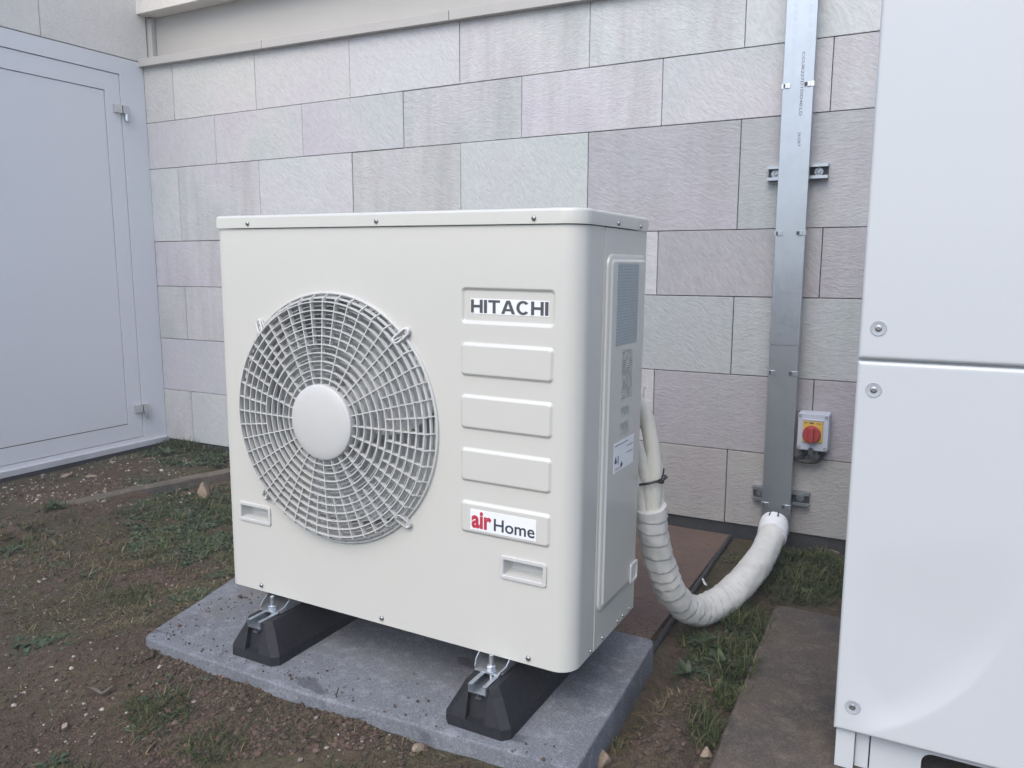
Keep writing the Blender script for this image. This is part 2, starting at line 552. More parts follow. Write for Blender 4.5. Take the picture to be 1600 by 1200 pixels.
def build_ground():
    st = 0.0165
    nx = int((GXMAX - GXMIN) / st); ny = int((GYMAX - GYMIN) / st)
    vs_, fs = [], []
    for j in range(ny + 1):
        for i in range(nx + 1):
            x = GXMIN + i * (GXMAX - GXMIN) / nx; y = GYMIN + j * (GYMAX - GYMIN) / ny
            e = min(1, min(x - GXMIN, GXMAX - x, y - GYMIN, GYMAX - y) / 0.3 + 0.001)
            if y > 1: e = min(1, min(x - GXMIN, GXMAX - x) / 0.3)
            vs_.append((x, y, gh(x, y) * e))
    W = nx + 1
    for j in range(ny):
        for i in range(nx):
            a = j * W + i
            fs.append((a, a + 1, a + 1 + W, a + W))
    # skirt out to the horizon
    ring = [j * W for j in range(ny, -1, -1)] + list(range(1, nx + 1)) + [j * W + nx for j in range(1, ny + 1)] + [ny * W + i for i in range(nx - 1, 0, -1)]
    base = len(vs_)
    cx, cy = 0.2, 0
    for k in ring:
        x, y, z = vs_[k]
        d = Vector((x - cx, y - cy)).normalized() * 900
        vs_.append((cx + d.x, cy + d.y, -0.05))
    n = len(ring)
    for k in range(n):
        fs.append((ring[k], base + k, base + (k + 1) % n, ring[(k + 1) % n]))
    o = obj('ground', (vs_, [], fs), 'soil', smooth=True)
    bm = bmesh.new(); bm.from_mesh(o.data)
    bmesh.ops.recalc_face_normals(bm, faces=bm.faces[:])
    if sum(f.normal.z for f in bm.faces) < 0: bmesh.ops.reverse_faces(bm, faces=bm.faces[:])
    bm.to_mesh(o.data); bm.free()
    tag(o, kind='structure')
build_ground()

# ------------------------------------------------------------------ stone-clad back wall
YW = 1.30
XC = -1.885          # inner corner with the door wall
wall = thing('stone_wall', 'building wall clad in large grey split-stone panels behind the outdoor units', 'wall', (0.5, YW, 0))
def wp(o): o.parent = wall; o.location = Vector(o.location) - Vector((0.5, YW, 0)); return o
bm = bmesh.new(); box(bm, -2.1, 3.2, YW + 0.022, YW + 0.3, -0.1, 1.715); box(bm, -2.1, 3.2, YW + 0.071, YW + 0.3, 1.715, 2.6)
wp(obj('backing', bm, 'gap'))
bm = bmesh.new(); box(bm, XC, 3.2, YW + 0.008, YW + 0.021, -0.1, 0.085)
wp(obj('damp_membrane', bm, 'membrane'))
rows = [(0.052, 0.290, 1), (0.290, 0.530, 0), (0.530, 0.771, 1), (0.771, 0.973, 0), (0.973, 1.295, 1), (1.295, 1.496, 0), (1.496, 1.735, 1)]
J = 0.0022
cache = {}
for z0, z1, odd in rows:
    x = (-1.687 if odd else -1.442)
    xs = [XC + 0.003]
    while x < 3.1:
        xs.append(x); x += 0.4905
    xs.append(3.1)
    for a, b in zip(xs, xs[1:]):
        w, h = round(b - a - J, 4), round(z1 - z0 - J, 4)
        if (w, h) not in cache:
            bm = bmesh.new(); box(bm, -w / 2, w / 2, 0, 0.02, -h / 2, h / 2, bev=0.0012, seg=1)
            o = obj('stone_panel', bm, 'stone'); cache[(w, h)] = o.data
        else:
            o = bpy.data.objects.new('stone_panel', cache[(w, h)]); COL.objects.link(o)
        o.location = ((a + b) / 2, YW + random.uniform(-0.0012, 0.0012), (z0 + z1) / 2)
        o.rotation_euler = (random.uniform(-0.002, 0.002), 0, random.uniform(-0.002, 0.002))
        xm, ri = (a + b) / 2, rows.index((z0, z1, odd))
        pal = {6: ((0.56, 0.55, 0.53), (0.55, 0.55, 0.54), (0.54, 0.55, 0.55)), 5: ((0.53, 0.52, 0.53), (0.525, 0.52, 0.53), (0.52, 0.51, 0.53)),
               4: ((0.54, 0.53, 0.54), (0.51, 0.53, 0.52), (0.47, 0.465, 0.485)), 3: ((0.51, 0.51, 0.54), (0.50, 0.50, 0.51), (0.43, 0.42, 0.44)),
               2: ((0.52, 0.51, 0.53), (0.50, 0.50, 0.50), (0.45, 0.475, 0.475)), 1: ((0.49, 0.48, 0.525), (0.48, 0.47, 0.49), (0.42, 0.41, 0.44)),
               0: ((0.50, 0.52, 0.52), (0.48, 0.48, 0.48), (0.43, 0.425, 0.41))}[ri]  # stone hues mixed with the wall's light falloff, darker low and right
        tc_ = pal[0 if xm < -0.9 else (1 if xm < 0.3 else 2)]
        kk = random.uniform(0.95, 1.05); gm_ = sum(tc_) / 3; tc_ = tuple((gm_ + (c - gm_) * (0.75 if xm > 0.3 else 0.5)) * (0.83 if xm > 0.3 and ri < 5 else 1.0) for c in tc_)  # lower right panels darkened again, shade put into the stone colour
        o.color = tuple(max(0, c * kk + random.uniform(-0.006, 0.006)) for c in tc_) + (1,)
        wp(o)
# sill ledge, recessed rendered band and lintel above the stone
def skew(x): return -0.0178 * (x - XC)
def ledge(x0, x1):
    bm = bmesh.new()
    prof = [(YW + 0.05, 1.772), (YW - 0.023, 1.768), (YW - 0.024, 1.767), (YW - 0.024, 1.736), (YW - 0.023, 1.735), (YW + 0.05, 1.733)]
    for xx in (x0, x1):
        pass
    A = [bm.verts.new((x0, y, z + skew(x0))) for y, z in prof]
    B = [bm.verts.new((x1, y, z + skew(x1))) for y, z in prof]
    n = len(prof)
    for k in range(n): bm.faces.new((A[k], A[(k + 1) % n], B[(k + 1) % n], B[k]))
    bm.faces.new(A); bm.faces.new(B[::-1])
    wp(obj('ledge_stone', bm, 'ledge', smooth=30))
for a, b in ((XC - 0.012, -1.13), (-1.1275, -0.245), (-0.242, 0.62), (0.6225, 1.5), (1.5025, 2.4), (2.4025, 3.1)): ledge(a, b)
bm = bmesh.new(); box(bm, -2.1, 3.1, YW + 0.055, YW + 0.07, 1.68, 1.98)
wp(obj('rendered_band', bm, 'plaster'))
bm = bmesh.new(); box(bm, XC + 0.004, XC + 0.045, YW + 0.03, YW + 0.054, 1.765, 1.953, bev=0.004)
wp(obj('band_end_profile', bm, 'plaster', smooth=40))
bm = bmesh.new(); box(bm, XC + 0.002, 3.1, YW - 0.02, YW + 0.12, 1.955, 2.6, bev=0.003)
wp(obj('lintel', bm, 'panel', smooth=40))

# ------------------------------------------------------------------ side wall with the metal door
XD = -1.88
side = thing('side_wall', 'pale concrete wall above and around the grey metal door', 'wall', (XD, 0.5, 0))
def sp_(o, P=side, L=(XD, 0.5, 0)): o.parent = P; o.location = Vector(o.location) - Vector(L); return o
def pnl(name, y0, y1, z0, z1, x0=XD - 0.10, x1=XD + 0.012):
    bm = bmesh.new(); box(bm, x0, x1, y0, y1, z0, z1, bev=0.003)
    return sp_(obj(name, bm, 'panel', smooth=40))
pnl('concrete_panel', 0.8445, YW + 0.025, 1.757, 2.6)
pnl('concrete_panel', -0.02, 0.8425, 1.757, 2.6)
pnl('concrete_panel', -0.6, -0.022, -0.1, 2.6)
bm = bmesh.new(); box(bm, XD - 0.3, XD - 0.101, -0.6, YW + 0.3, -0.1, 2.6)
sp_(obj('wall_core', bm, 'gap'))

door = thing('metal_door', 'pale grey metal door with inset panel and two hinges beside the stone wall', 'door', (XD, 0.65, 0))
DL = (XD, 0.65, 0)
# frame: a U of flat profile
bm = bmesh.new()
plate(bm, [(-0.018, 0.045), (1.298, 0.045), (1.298, 1.754), (-0.018, 1.754)], [[(0.105, 0.082), (1.1785, 0.082), (1.1785, 1.6845), (0.105, 1.6845)]],
      lambda a, b, t: Vector((XD + t, a, b)), -0.05, 0.010)
sp_(obj('door_frame', bm, 'doorframe'), door, DL)
bm = bmesh.new(); box(bm, XD - 0.06, XD - 0.03, 0.09, 1.19, 0.07, 1.69)
sp_(obj('rebate', bm, 'gap'), door, DL)
bm = bmesh.new()
plate(bm, [(0.1085, 0.085), (1.1750, 0.085), (1.1750, 1.681), (0.1085, 1.681)], [[(0.18, 0.152), (1.1045, 0.152), (1.1045, 1.606), (0.18, 1.606)]],
      lambda a, b, t: Vector((XD + t, a, b)), -0.035, 0.007)
leaf = sp_(obj('door_leaf', bm, 'doorframe'), door, DL)
bm = bmesh.new(); box(bm, XD - 0.03, XD + 0.0045, 0.1825, 1.102, 0.1545, 1.6035, bev=0.002)
o = obj('inset_panel', bm, 'doorframe', leaf, smooth=40); o.location = (-XD, -0.65, 0)
o.location = Vector((0, 0, 0)) - Vector(DL) - leaf.location
# mould line along the lower edge of the inset
bm = bmesh.new(); box(bm, XD - 0.001, XD + 0.006, 0.19, 1.10, 0.1500, 0.1555)
mm = mat('mossy_seal', (0.10, 0.10, 0.06), 0.9)
o = obj('seal_strip', bm, mm, leaf); o.location = Vector((0, 0, 0)) - Vector(DL) - leaf.location
# handle on the far leaf edge (outside the picture)
bm = bmesh.new()
tube(bm, [(XD + 0.005, 0.15, 0.88), (XD + 0.045, 0.15, 0.88), (XD + 0.05, 0.16, 0.88), (XD + 0.05, 0.26, 0.88)], 0.009, 10)
sp_(obj('door_handle', bm, 'zinc', smooth=60), door, DL)
for zc in (1.525, 0.205):
    bm = bmesh.new()
    box(bm, XD + 0.0065, XD + 0.022, 1.137, 1.173, zc - 0.006, zc + 0.030, bev=0.002)
    box(bm, XD + 0.0105, XD + 0.024, 1.1765, 1.206, zc - 0.006, zc + 0.030, bev=0.002)
    lathe(bm, [(0.0085, zc - 0.038), (0.010, zc - 0.036), (0.010, zc - 0.008), (0.0085, zc - 0.0065)], 16, 'Z', (XD + 0.021, 1.193, 0))
    sp_(obj('hinge', bm, 'zinc', smooth=40), door, DL)
bm = bmesh.new(); box(bm, XD - 0.02, XD + 0.026, 0.0, 1.298, 0.040, 0.064, bev=0.0012)
sp_(obj('threshold', bm, 'sill', smooth=40), door, DL)
bm = bmesh.new(); box(bm, XD - 0.05, XD + 0.022, -0.02, 1.298, -0.1, 0.0395)
sp_(obj('threshold_base', bm, 'membrane'), door, DL)

# ------------------------------------------------------------------ slabs, paving strip, kerb edging
def slab_mesh(poly, z0, z1, r, rough_amp, seed, step=0.03):
    """cast slab with worn rounded edges"""
    bm = bmesh.new()
    n = len(poly)
    pts = []
    for k in range(n):
        a, b = Vector(poly[k]), Vector(poly[(k + 1) % n])
        m_ = max(2, int((b - a).length / step))
        for i in range(m_): pts.append(a.lerp(b, i / m_))
    # soften corners
    for _ in range(1):
        pts = [(pts[i - 1] + pts[i] * 2 + pts[(i + 1) % len(pts)]) / 4 for i in range(len(pts))]
    c = sum(pts, Vector((0, 0))) / len(pts)
    def inset(p, d):
        v = (c - p); return p + v.normalized() * d
    rings = []
    for (d, z) in ((0.004, z0), (0, z0 + 0.3 * (z1 - z0)), (0.0, z1 - r), (r * 0.3, z1 - r * 0.3), (r, z1), (0.05, z1), (0.12, z1)):
        ring = []
        for p in pts:
            q = inset(p, d)
            j = noise.noise((q.x * 11 + seed, q.y * 11, z * 9)) * rough_amp + noise.noise((q.x * 40, q.y * 40 + seed, z * 30)) * rough_amp * 0.5
            q2 = inset(q, j if d < 0.03 else 0)
            zz = z + (noise.noise((q.x * 6, q.y * 6, seed)) * rough_amp * 0.4 + (noise.noise((q.x * 30, q.y * 30, seed)) * rough_amp * 0.4 if 0 < d < 0.03 else 0) if z > z0 + 0.01 else 0)
            ring.append(bm.verts.new((q2.x, q2.y, zz)))
        rings.append(ring)
    L = len(pts)
    for A, B in zip(rings, rings[1:]):
        for k in range(L): bm.faces.new((A[k], A[(k + 1) % L], B[(k + 1) % L], B[k]))
    bm.faces.new(rings[-1])
    bmesh.ops.triangulate(bm, faces=[f for f in bm.faces if len(f.verts) > 4])
    return bm
ZS = 0.065
o = obj('concrete_slab', slab_mesh([(-0.155, -0.118), (0.30, -0.126), (0.855, -0.092), (0.828, 0.395), (-0.29, 0.405)], -0.08, ZS, 0.0055, 0.0022, 3.0, 0.015), 'slab', smooth=50)
tag(o, 'rough grey concrete slab under the black feet of the cream fan unit', 'slab')
o = obj('concrete_pad', slab_mesh([(1.003, 0.838), (1.026, -0.08), (1.040, -0.55), (2.5, -0.55), (2.5, 0.80)], -0.1, 0.010, 0.006, 0.005, 8.0), 'pad', smooth=50)
tag(o, 'old brown stained concrete pad under the tall white unit', 'slab')
bm = bmesh.new()
vsx = []
box(bm, 0.30, 0.785, 0.405, 1.31, -0.05, 0.012, bev=0.004)
o = obj('paving_strip', bm, 'paver', smooth=40)
tag(o, 'reddish brown paving strip running to the wall behind the cream unit', 'paving')
bm = bmesh.new()
tube(bm, spline([(0.806, 0.44, 0.010), (0.801, 0.7, 0.012), (0.796, 1.0, 0.013), (0.790, 1.29, 0.014)], 14), 0.0065, 8)
o = obj('edging_strip', bm, 'membrane', smooth=60)
tag(o, 'thin black edging along the reddish paving strip', 'edging')
# low kerb between the gravel strip and the grass
bm = bmesh.new()
kp = spline([(-1.385, 0.36, 0), (-1.335, 0.55, 0), (-1.285, 0.78, 0), (-1.225, 1.0, 0), (-1.16, 1.22, 0)], 40)
prev = None
for i, p in enumerate(kp):
    j = noise.noise((p.y * 14, 3, 1)) * 0.006
    zt = 0.034 + noise.noise((p.y * 9, 7, 2)) * 0.006 - (0.02 if i < 6 else 0) * (1 - i / 6)
    ring = [bm.verts.new((p.x + dx + j, p.y, z)) for dx, z in ((-0.028, -0.06), (-0.026, zt - 0.005), (-0.018, zt), (0.014, zt), (0.024, zt - 0.007), (0.030, -0.06))]
    if prev:
        for k in range(6): bm.faces.new((prev[k], prev[(k + 1) % 6], ring[(k + 1) % 6], ring[k]))
    else: bm.faces.new(ring)
    prev = ring
bm.faces.new(prev[::-1])
o = obj('kerb_edging', bm, 'kerb', smooth=40)
tag(o, 'low worn concrete edging strip between gravel by the door and the grass', 'kerb')

# ------------------------------------------------------------------ cream outdoor unit
W, D, H, ZB = 0.804, 0.3136, 0.76, 0.175
unit = thing('heat_pump_unit', 'cream outdoor heat pump unit with large round fan grille on black feet', 'heat pump', (0, 0, ZB), rot=(0, 0.0109, 0))
RC = 0.036
YSEAM = 0.098
FC, FR = (0.290, 0.395), 0.2455
embs = [(0.5979, 0.6544, -1), (0.5064, 0.5604, 1), (0.4129, 0.4694, 1), (0.3184, 0.3744, 1), (0.2239, 0.2784, 1)]
EX0, EX1 = 0.585, 0.758
hands = [(0.030, 0.115, 0.153, 0.188), (0.667, 0.752, 0.153, 0.189)]
ARC = RC * PI / 2
SMAX = (W - RC) + ARC + (YSEAM - RC)
def fp(s, z, h=0.0):
    """point on the front skin, h = outward"""
    if s <= W - RC: return Vector((s, -h, z))
    a = (s - (W - RC)) / RC
    if a < PI / 2: return Vector((W - RC + (RC + h) * math.sin(a), RC - (RC + h) * math.cos(a), z))
    return Vector((W + h, RC + (s - (W - RC) - ARC), z))
def sdrr(x, z, x0, x1, z0, z1, r):
    qx = abs(x - (x0 + x1) / 2) - (x1 - x0) / 2 + r; qz = abs(z - (z0 + z1) / 2) - (z1 - z0) / 2 + r
    return math.hypot(max(qx, 0), max(qz, 0)) + min(max(qx, qz), 0) - r
def lines(lo, hi, step, edges, extra=()):
    s = set()
    n = int(round((hi - lo) / step))
    for i in range(n + 1): s.add(round(lo + (hi - lo) * i / n, 5))
    fine = set()
    for e in edges:
        for k in range(-6, 7): fine.add(round(e + k * 0.0012, 5))
    s = {v for v in s if all(abs(v - e) > 0.0085 for e in edges) and all(abs(v - e) > 0.0012 for e in extra)}
    s |= {v for v in fine if lo <= v <= hi} | set(extra)
    return sorted(s)
ez = [e for a, b, _ in embs for e in (a, b)]
sx = lines(0, SMAX, 0.0072, [EX0, EX1], [h for q in hands for h in q[:2]])
sz = lines(0, H, 0.0072, ez, sorted({h for q in hands for h in q[2:]}))
def height(s, z):
    h = 0.0
    for a, b, sg in embs:
        d = sdrr(s, z, EX0, EX1, a, b, 0.006)
        if d < 0.003:
            t = min(1, max(0, (0.003 - d) / 0.006)); h = sg * 0.0042 * t * t * (3 - 2 * t)
    if s < 0.004: h -= 0.003 * (1 - s / 0.004) ** 2
    return h
pts = {}
regions = {}
for j in range(len(sz) - 1):
    for i in range(len(sx) - 1):
        s_, z_ = (sx[i] + sx[i + 1]) / 2, (sz[j] + sz[j + 1]) / 2
        q = [math.hypot(a - FC[0], b - FC[1]) for a in (sx[i], sx[i + 1]) for b in (sz[j], sz[j + 1])]
        if max(q) < FR - 0.004: continue
        if any(a < s_ < b and c < z_ < d for a, b, c, d in hands): continue
        key = 'f'
        for k, (a, b, sg) in enumerate(embs):
            if EX0 - 0.0071 < s_ < EX1 + 0.0071 and a - 0.0071 < z_ < b + 0.0071: key = k
        regions.setdefault(key, []).append((i, j))
for key, cells in regions.items():
    idx, vv, ff = {}, [], []
    def vid(i, j):
        if (i, j) not in idx:
            idx[(i, j)] = len(vv); vv.append(tuple(fp(sx[i], sz[j], height(sx[i], sz[j]))))
        return idx[(i, j)]
    for i, j in cells: ff.append((vid(i, j), vid(i + 1, j), vid(i + 1, j + 1), vid(i, j + 1)))
    nm = 'front_panel' if key == 'f' else ('recessed_panel' if key == 0 else 'raised_panel')
    o = obj(nm, (vv, [], ff), 'paint', unit, smooth=True)
    if key == 0: o["label"] = "shallow recessed panel carrying the maker's name"
# return flanges and remaining body
bm = bmesh.new(); box(bm, 0.0012, 0.004, 0.002, D, 0.0, H)
obj('left_panel', bm, 'paint', unit)
bm = bmesh.new(); box(bm, 0.005, W - 0.004, D - 0.004, D - 0.001, 0.0, H)
obj('back_panel', bm, 'paint', unit)
bm = bmesh.new(); box(bm, 0.006, W - RC, 0.006, D - 0.006, 0.004, 0.010); box(bm, W - RC, W - 0.006, RC, D - 0.006, 0.004, 0.010)
obj('base_pan', bm, 'paint', unit)
bm = bmesh.new(); box(bm, W - 0.006, W + 0.0012, YSEAM + 0.0012, D, 0.0, H, bev=0.0011)
obj('side_panel', bm, 'paint', unit, smooth=40)
# lid: rounded front right corner, soft top edge
def lid():
    bm = bmesh.new()
    def outline(g): 
        # plan outline offset outward by g: left front, right front (round), right back, left back
        x0, x1, y0, y1 = -g, W + g, -g, D + g
        pts_ = [(x0 + 0.006, y0)]
        r = RC + g
        for k in range(13):
            a = PI / 2 * k / 12; pts_.append((x1 - r + r * math.sin(a), y0 + r - r * math.cos(a)))
        pts_ += [(x1, y1 - 0.006), (x1 - 0.002, y1 - 0.002), (x1 - 0.006, y1), (x0 + 0.006, y1), (x0 + 0.002, y1 - 0.002), (x0, y1 - 0.006), (x0, y0 + 0.006), (x0 + 0.002, y0 + 0.002)]
        return pts_
    rings = []
    for g, z in ((0.0005, 0.7612), (0.0035, 0.7612), (0.0042, 0.7622), (0.0042, 0.7805), (0.0034, 0.7838), (0.0014, 0.7858), (-0.002, 0.7866), (-0.03, 0.7872)):
        if g < -0.01: ring = [bm.verts.new((W / 2 + (x - W / 2) * 0.93, D / 2 + (y - D / 2) * 0.85, z)) for x, y in outline(0)]
        else: ring = [bm.verts.new((x, y, z)) for x, y in outline(g)]
        rings.append(ring)
    n = len(rings[0])
    for A, B in zip(rings, rings[1:]):
        for k in range(n): bm.faces.new((A[k], A[(k + 1) % n], B[(k + 1) % n], B[k]))
    bm.faces.new(rings[-1]); bm.faces.new(rings[0][::-1])
    return obj('top_cover', bm, 'paint', unit, smooth=35)
lid()
# grab handles pressed into the front
for x0, x1, z0, z1 in hands:
    bm = bmesh.new()
    fl = [(0.0, 0.0025, 0.004), (0.0, -0.0005, 0.004)]
    rings = []
    for g, y in ((0.003, 0.001), (0.003, -0.0022), (0.0022, -0.0032), (0.0002, -0.0032), (-0.003, -0.0032), (-0.0042, -0.0020), (-0.0046, 0.004), (-0.007, 0.020), (-0.010, 0.023)):
        rings.append([bm.verts.new((a, y, b)) for a, b in rrect(x0 - g, x1 + g, z0 - g, z1 + g, max(0.0015, 0.004 + g * 0.6), 4)])
    n = len(rings[0])
    for A, B in zip(rings, rings[1:]):
        for k in range(n): bm.faces.new((A[k], A[(k + 1) % n], B[(k + 1) % n], B[k]))
    bm.faces.new(rings[-1])
    obj('grab_handle', bm, 'grille', unit, smooth=40)
# screws
for x in (0.088, 0.406, 0.722): screw('screw', (x, -0.0045, 0.770), (0, -1, 0), 0.0042, unit)
for x in (0.083, 0.402, 0.722): screw('screw', (x, -0.0005, 0.0125), (0, -1, 0), 0.0048, unit)
for y in (0.150, 0.268): screw('screw', (W + 0.0045, y, 0.7685), (1, 0, 0), 0.0042, unit)
for y in (0.082, 0.141, 0.220, 0.249, 0.286): screw('screw', (W + 0.0014, y, 0.0095), (1, 0, 0), 0.0040, unit)
# service cover on the side
bm = bmesh.new()
rings = []
for g, t in ((0.004, 0.001), (0.003, 0.004), (0.0, 0.0055), (-0.0045, 0.0055), (-0.006, 0.0065), (-0.0085, 0.0085), (-0.010, 0.0087)):
    rings.append([bm.verts.new((W + t, a, b)) for a, b in rrect(0.112 - g, 0.300 + g, 0.072 - g, 0.712 + g, 0.016 + g, 5)])
n = len(rings[0])
for A, B in zip(rings, rings[1:]):
    for k in range(n): bm.faces.new((A[k], A[(k + 1) % n], B[(k + 1) % n], B[k]))
bm.faces.new(rings[-1])
cover = obj('service_cover', bm, 'paint', unit, smooth=35)
def sidelabel(name, y0, y1, z0, z1, m, shear=0.0):
    cy, cz = (y0 + y1) / 2, (z0 + z1) / 2
    bm = bmesh.new(); box(bm, 0, 0.0004, y0 - cy, y1 - cy, z0 - cz, z1 - cz)
    o = obj(name, bm, m, cover); o.location = (W + 0.0087, cy, cz); return o
sidelabel('rating_label', 0.142, 0.252, 0.5555, 0.700, 'ratingplate')
sidelabel('printed_text', 0.178, 0.232, 0.455, 0.545, 'smallprint')
sidelabel('printed_text', 0.178, 0.222, 0.424, 0.440, 'smallprint')
sidelabel('printed_text', 0.178, 0.222, 0.388, 0.412, 'smallprint')
wl = sidelabel('warning_sticker', 0.150, 0.256, 0.322, 0.378, 'sticker')
bm = bmesh.new()
def tri(bm, x, P):
    a = [bm.verts.new((x, y, z)) for y, z in P]; b = [bm.verts.new((x + 0.0003, y, z)) for y, z in P]
    bm.faces.new(a); bm.faces.new(b[::-1])
    for k in range(len(P)): bm.faces.new((a[k], a[(k + 1) % len(P)], b[(k + 1) % len(P)], b[k]))
tri(bm, 0.0004, [(-0.050, -0.010), (-0.036, -0.010), (-0.043, 0.003)])
for z in (0.022, -0.001, 0.012): box(bm, 0.0004, 0.0007, -0.048 if z > 0.02 else 0.015, 0.02 if z > 0.02 else 0.048, z - 0.0006, z + 0.0006)
box(bm, 0.0004, 0.0007, -0.032, -0.029, -0.014, 0.002)
box(bm, 0.0004, 0.0007, -0.044, -0.015, -0.0225, -0.0215)
tri(bm, 0.0004, [(-0.018, -0.018), (-0.012, -0.012), (-0.006, -0.018), (-0.012, -0.024)])
obj('printed_marks', bm, 'navy', wl)
# handle pressed into the rear of the side
bm = bmesh.new()
rings = []
for g, t in ((0.003, 0.0005), (0.002, 0.0035), (-0.002, 0.004), (-0.003, 0.0015)):
    rings.append([bm.verts.new((W + 0.0087 + t, a, b)) for a, b in rrect(0.262 - g, 0.296 + g, 0.075 - g, 0.110 + g, 0.004, 3)])
n = len(rings[0])
for A, B in zip(rings, rings[1:]):
    for k in range(n): bm.faces.new((A[k], A[(k + 1) % n], B[(k + 1) % n], B[k]))
bm.faces.new(rings[-1])
obj('side_handle', bm, 'grille', unit, smooth=40)

# ---- brand lettering
def letters_mesh(word, widths, gap):
    """bold wide capitals as outlines in unit height"""
    out = []; x = 0
    for ch in word:
        w = widths[ch]; t = 0.235
        if ch == 'H': P = [[(0, 0), (t, 0), (t, 0.40), (w - t, 0.40), (w - t, 0), (w, 0), (w, 1), (w - t, 1), (w - t, 0.60), (t, 0.60), (t, 1), (0, 1)]]
        elif ch == 'I': P = [[(0, 0), (w, 0), (w, 1), (0, 1)]]
        elif ch == 'T': P = [[(w / 2 - t / 2, 0), (w / 2 + t / 2, 0), (w / 2 + t / 2, 0.81), (w, 0.81), (w, 1), (0, 1), (0, 0.81), (w / 2 - t / 2, 0.81)]]
        elif ch == 'A':
            P = [[(0, 0), (0.25, 0), (0.335, 0.21), (w - 0.335, 0.21), (w - 0.25, 0), (w, 0), (w / 2 + 0.145, 1), (w / 2 - 0.145, 1)], [(0.40, 0.38), (w / 2, 0.78), (w - 0.40, 0.38)]]
        elif ch == 'C':
            o_, i_ = [], []
            for k in range(25):
                a = R(38 + (322 - 38) * k / 24)
                o_.append((w / 2 + w / 2 * math.cos(a), 0.5 + 0.52 * math.sin(a)))
                a2 = R(44 + (316 - 44) * k / 24)
                i_.append((w / 2 + (w / 2 - t) * math.cos(a2), 0.5 + 0.335 * math.sin(a2)))
            P = [o_ + i_[::-1]]
        out.append((x, P)); x += w + gap
    return out, x - gap
lt, tot = letters_mesh("HITACHI", {'H': 0.95, 'I': 0.25, 'T': 0.93, 'A': 1.08, 'C': 1.02}, 0.10)
TX0, TX1, TZ, TH = 0.600, 0.747, 0.6140, 0.0225
sxl = (TX1 - TX0) / tot
YP = 0.0042
bm = bmesh.new()
box(bm, TX0 - 0.001, TX1 + 0.001, YP - 0.0005, YP + 0.0005, TZ - 0.0018, TZ + TH + 0.0018)
stk = obj('name_sticker', bm, 'sticker', unit)
bm = bmesh.new()
for x, P in lt:
    plate(bm, [(TX0 + (x + a) * sxl, TZ + b * TH) for a, b in P[0]], [[(TX0 + (x + a) * sxl, TZ + b * TH) for a, b in q] for q in P[1:]],
          lambda a, b, t: Vector((a, t, b)), YP - 0.0009, YP - 0.0004)
o = obj('lettering', bm, 'greyprint', stk); o["label"] = 'dark grey bold capitals of the maker name'
def text_obj(name, body, x0, x1, z0, h, y, m, parent, off=0.0, rot=None):
    cu = bpy.data.curves.new(name, 'FONT'); cu.body = body; cu.size = 1; cu.offset = off; cu.extrude = 0.01; cu.resolution_u = 4
    t = bpy.data.objects.new(name, cu); COL.objects.link(t)
    dg = bpy.context.evaluated_depsgraph_get(); dg.update()
    me = bpy.data.meshes.new_from_object(t.evaluated_get(dg))
    bpy.data.objects.remove(t)
    xs_ = [v.co.x for v in me.vertices]; ys_ = [v.co.y for v in me.vertices]
    ax, bx, ay = min(xs_), max(xs_), 0.0
    capy = max(ys_)
    for v in me.vertices:
        X = x0 + (v.co.x - ax) / (bx - ax) * (x1 - x0); Z = z0 + (v.co.y - ay) / capy * h
        v.co = Vector((X, y - v.co.z * 0.02, Z))
    me.materials.clear(); me.materials.append(M[m])
    o = bpy.data.objects.new(name, me); COL.objects.link(o); o.parent = parent
    return o
bm = bmesh.new(); box(bm, 0.605, 0.735, -YP - 0.0006, -YP + 0.0005, 0.2300, 0.2680)
st2 = obj('brand_sticker', bm, 'sticker', unit)
o = text_obj('lettering', 'air', 0.6075, 0.6480, 0.2355, 0.0295, -YP - 0.0008, 'redprint', st2, 0.035); o["label"] = 'red bold word on the white sticker'
o = text_obj('lettering', 'Home', 0.6530, 0.7325, 0.2355, 0.0215, -YP - 0.0008, 'navy', st2, 0.012); o["label"] = 'dark navy word on the white sticker'

# ---- fan grille
YG = -0.033
grille = bpy.data.objects.new('fan_grille', None); COL.objects.link(grille); grille.parent = unit; grille.location = (FC[0], 0, FC[1])
bm = bmesh.new()
lathe(bm, [(FR + 0.0012, 0.0), (FR + 0.0010, -0.004), (FR - 0.0004, -0.0055), (FR - 0.0024, -0.0055), (FR - 0.004, -0.004), (FR - 0.006, 0.000), (FR - 0.014, 0.012), (FR - 0.016, 0.05), (FR - 0.016, 0.11), (FR - 0.004, 0.11), (FR - 0.004, 0.001)], 128, closed=True)
obj('fan_ring', bm, 'grille', grille, smooth=40)
bm = bmesh.new()
lathe(bm, [(0.0, YG - 0.0095), (0.030, YG - 0.0088), (0.055, YG - 0.0066), (0.068, YG - 0.0042), (0.0725, YG - 0.0015), (0.0735, YG + 0.002), (0.0735, YG + 0.012), (0.0, YG + 0.012)], 72)
obj('hub_cap', bm, 'grille', grille, smooth=35)
def gy(rr): return -0.0310 + 0.0095 * max(0, (rr - 0.075) / 0.157)
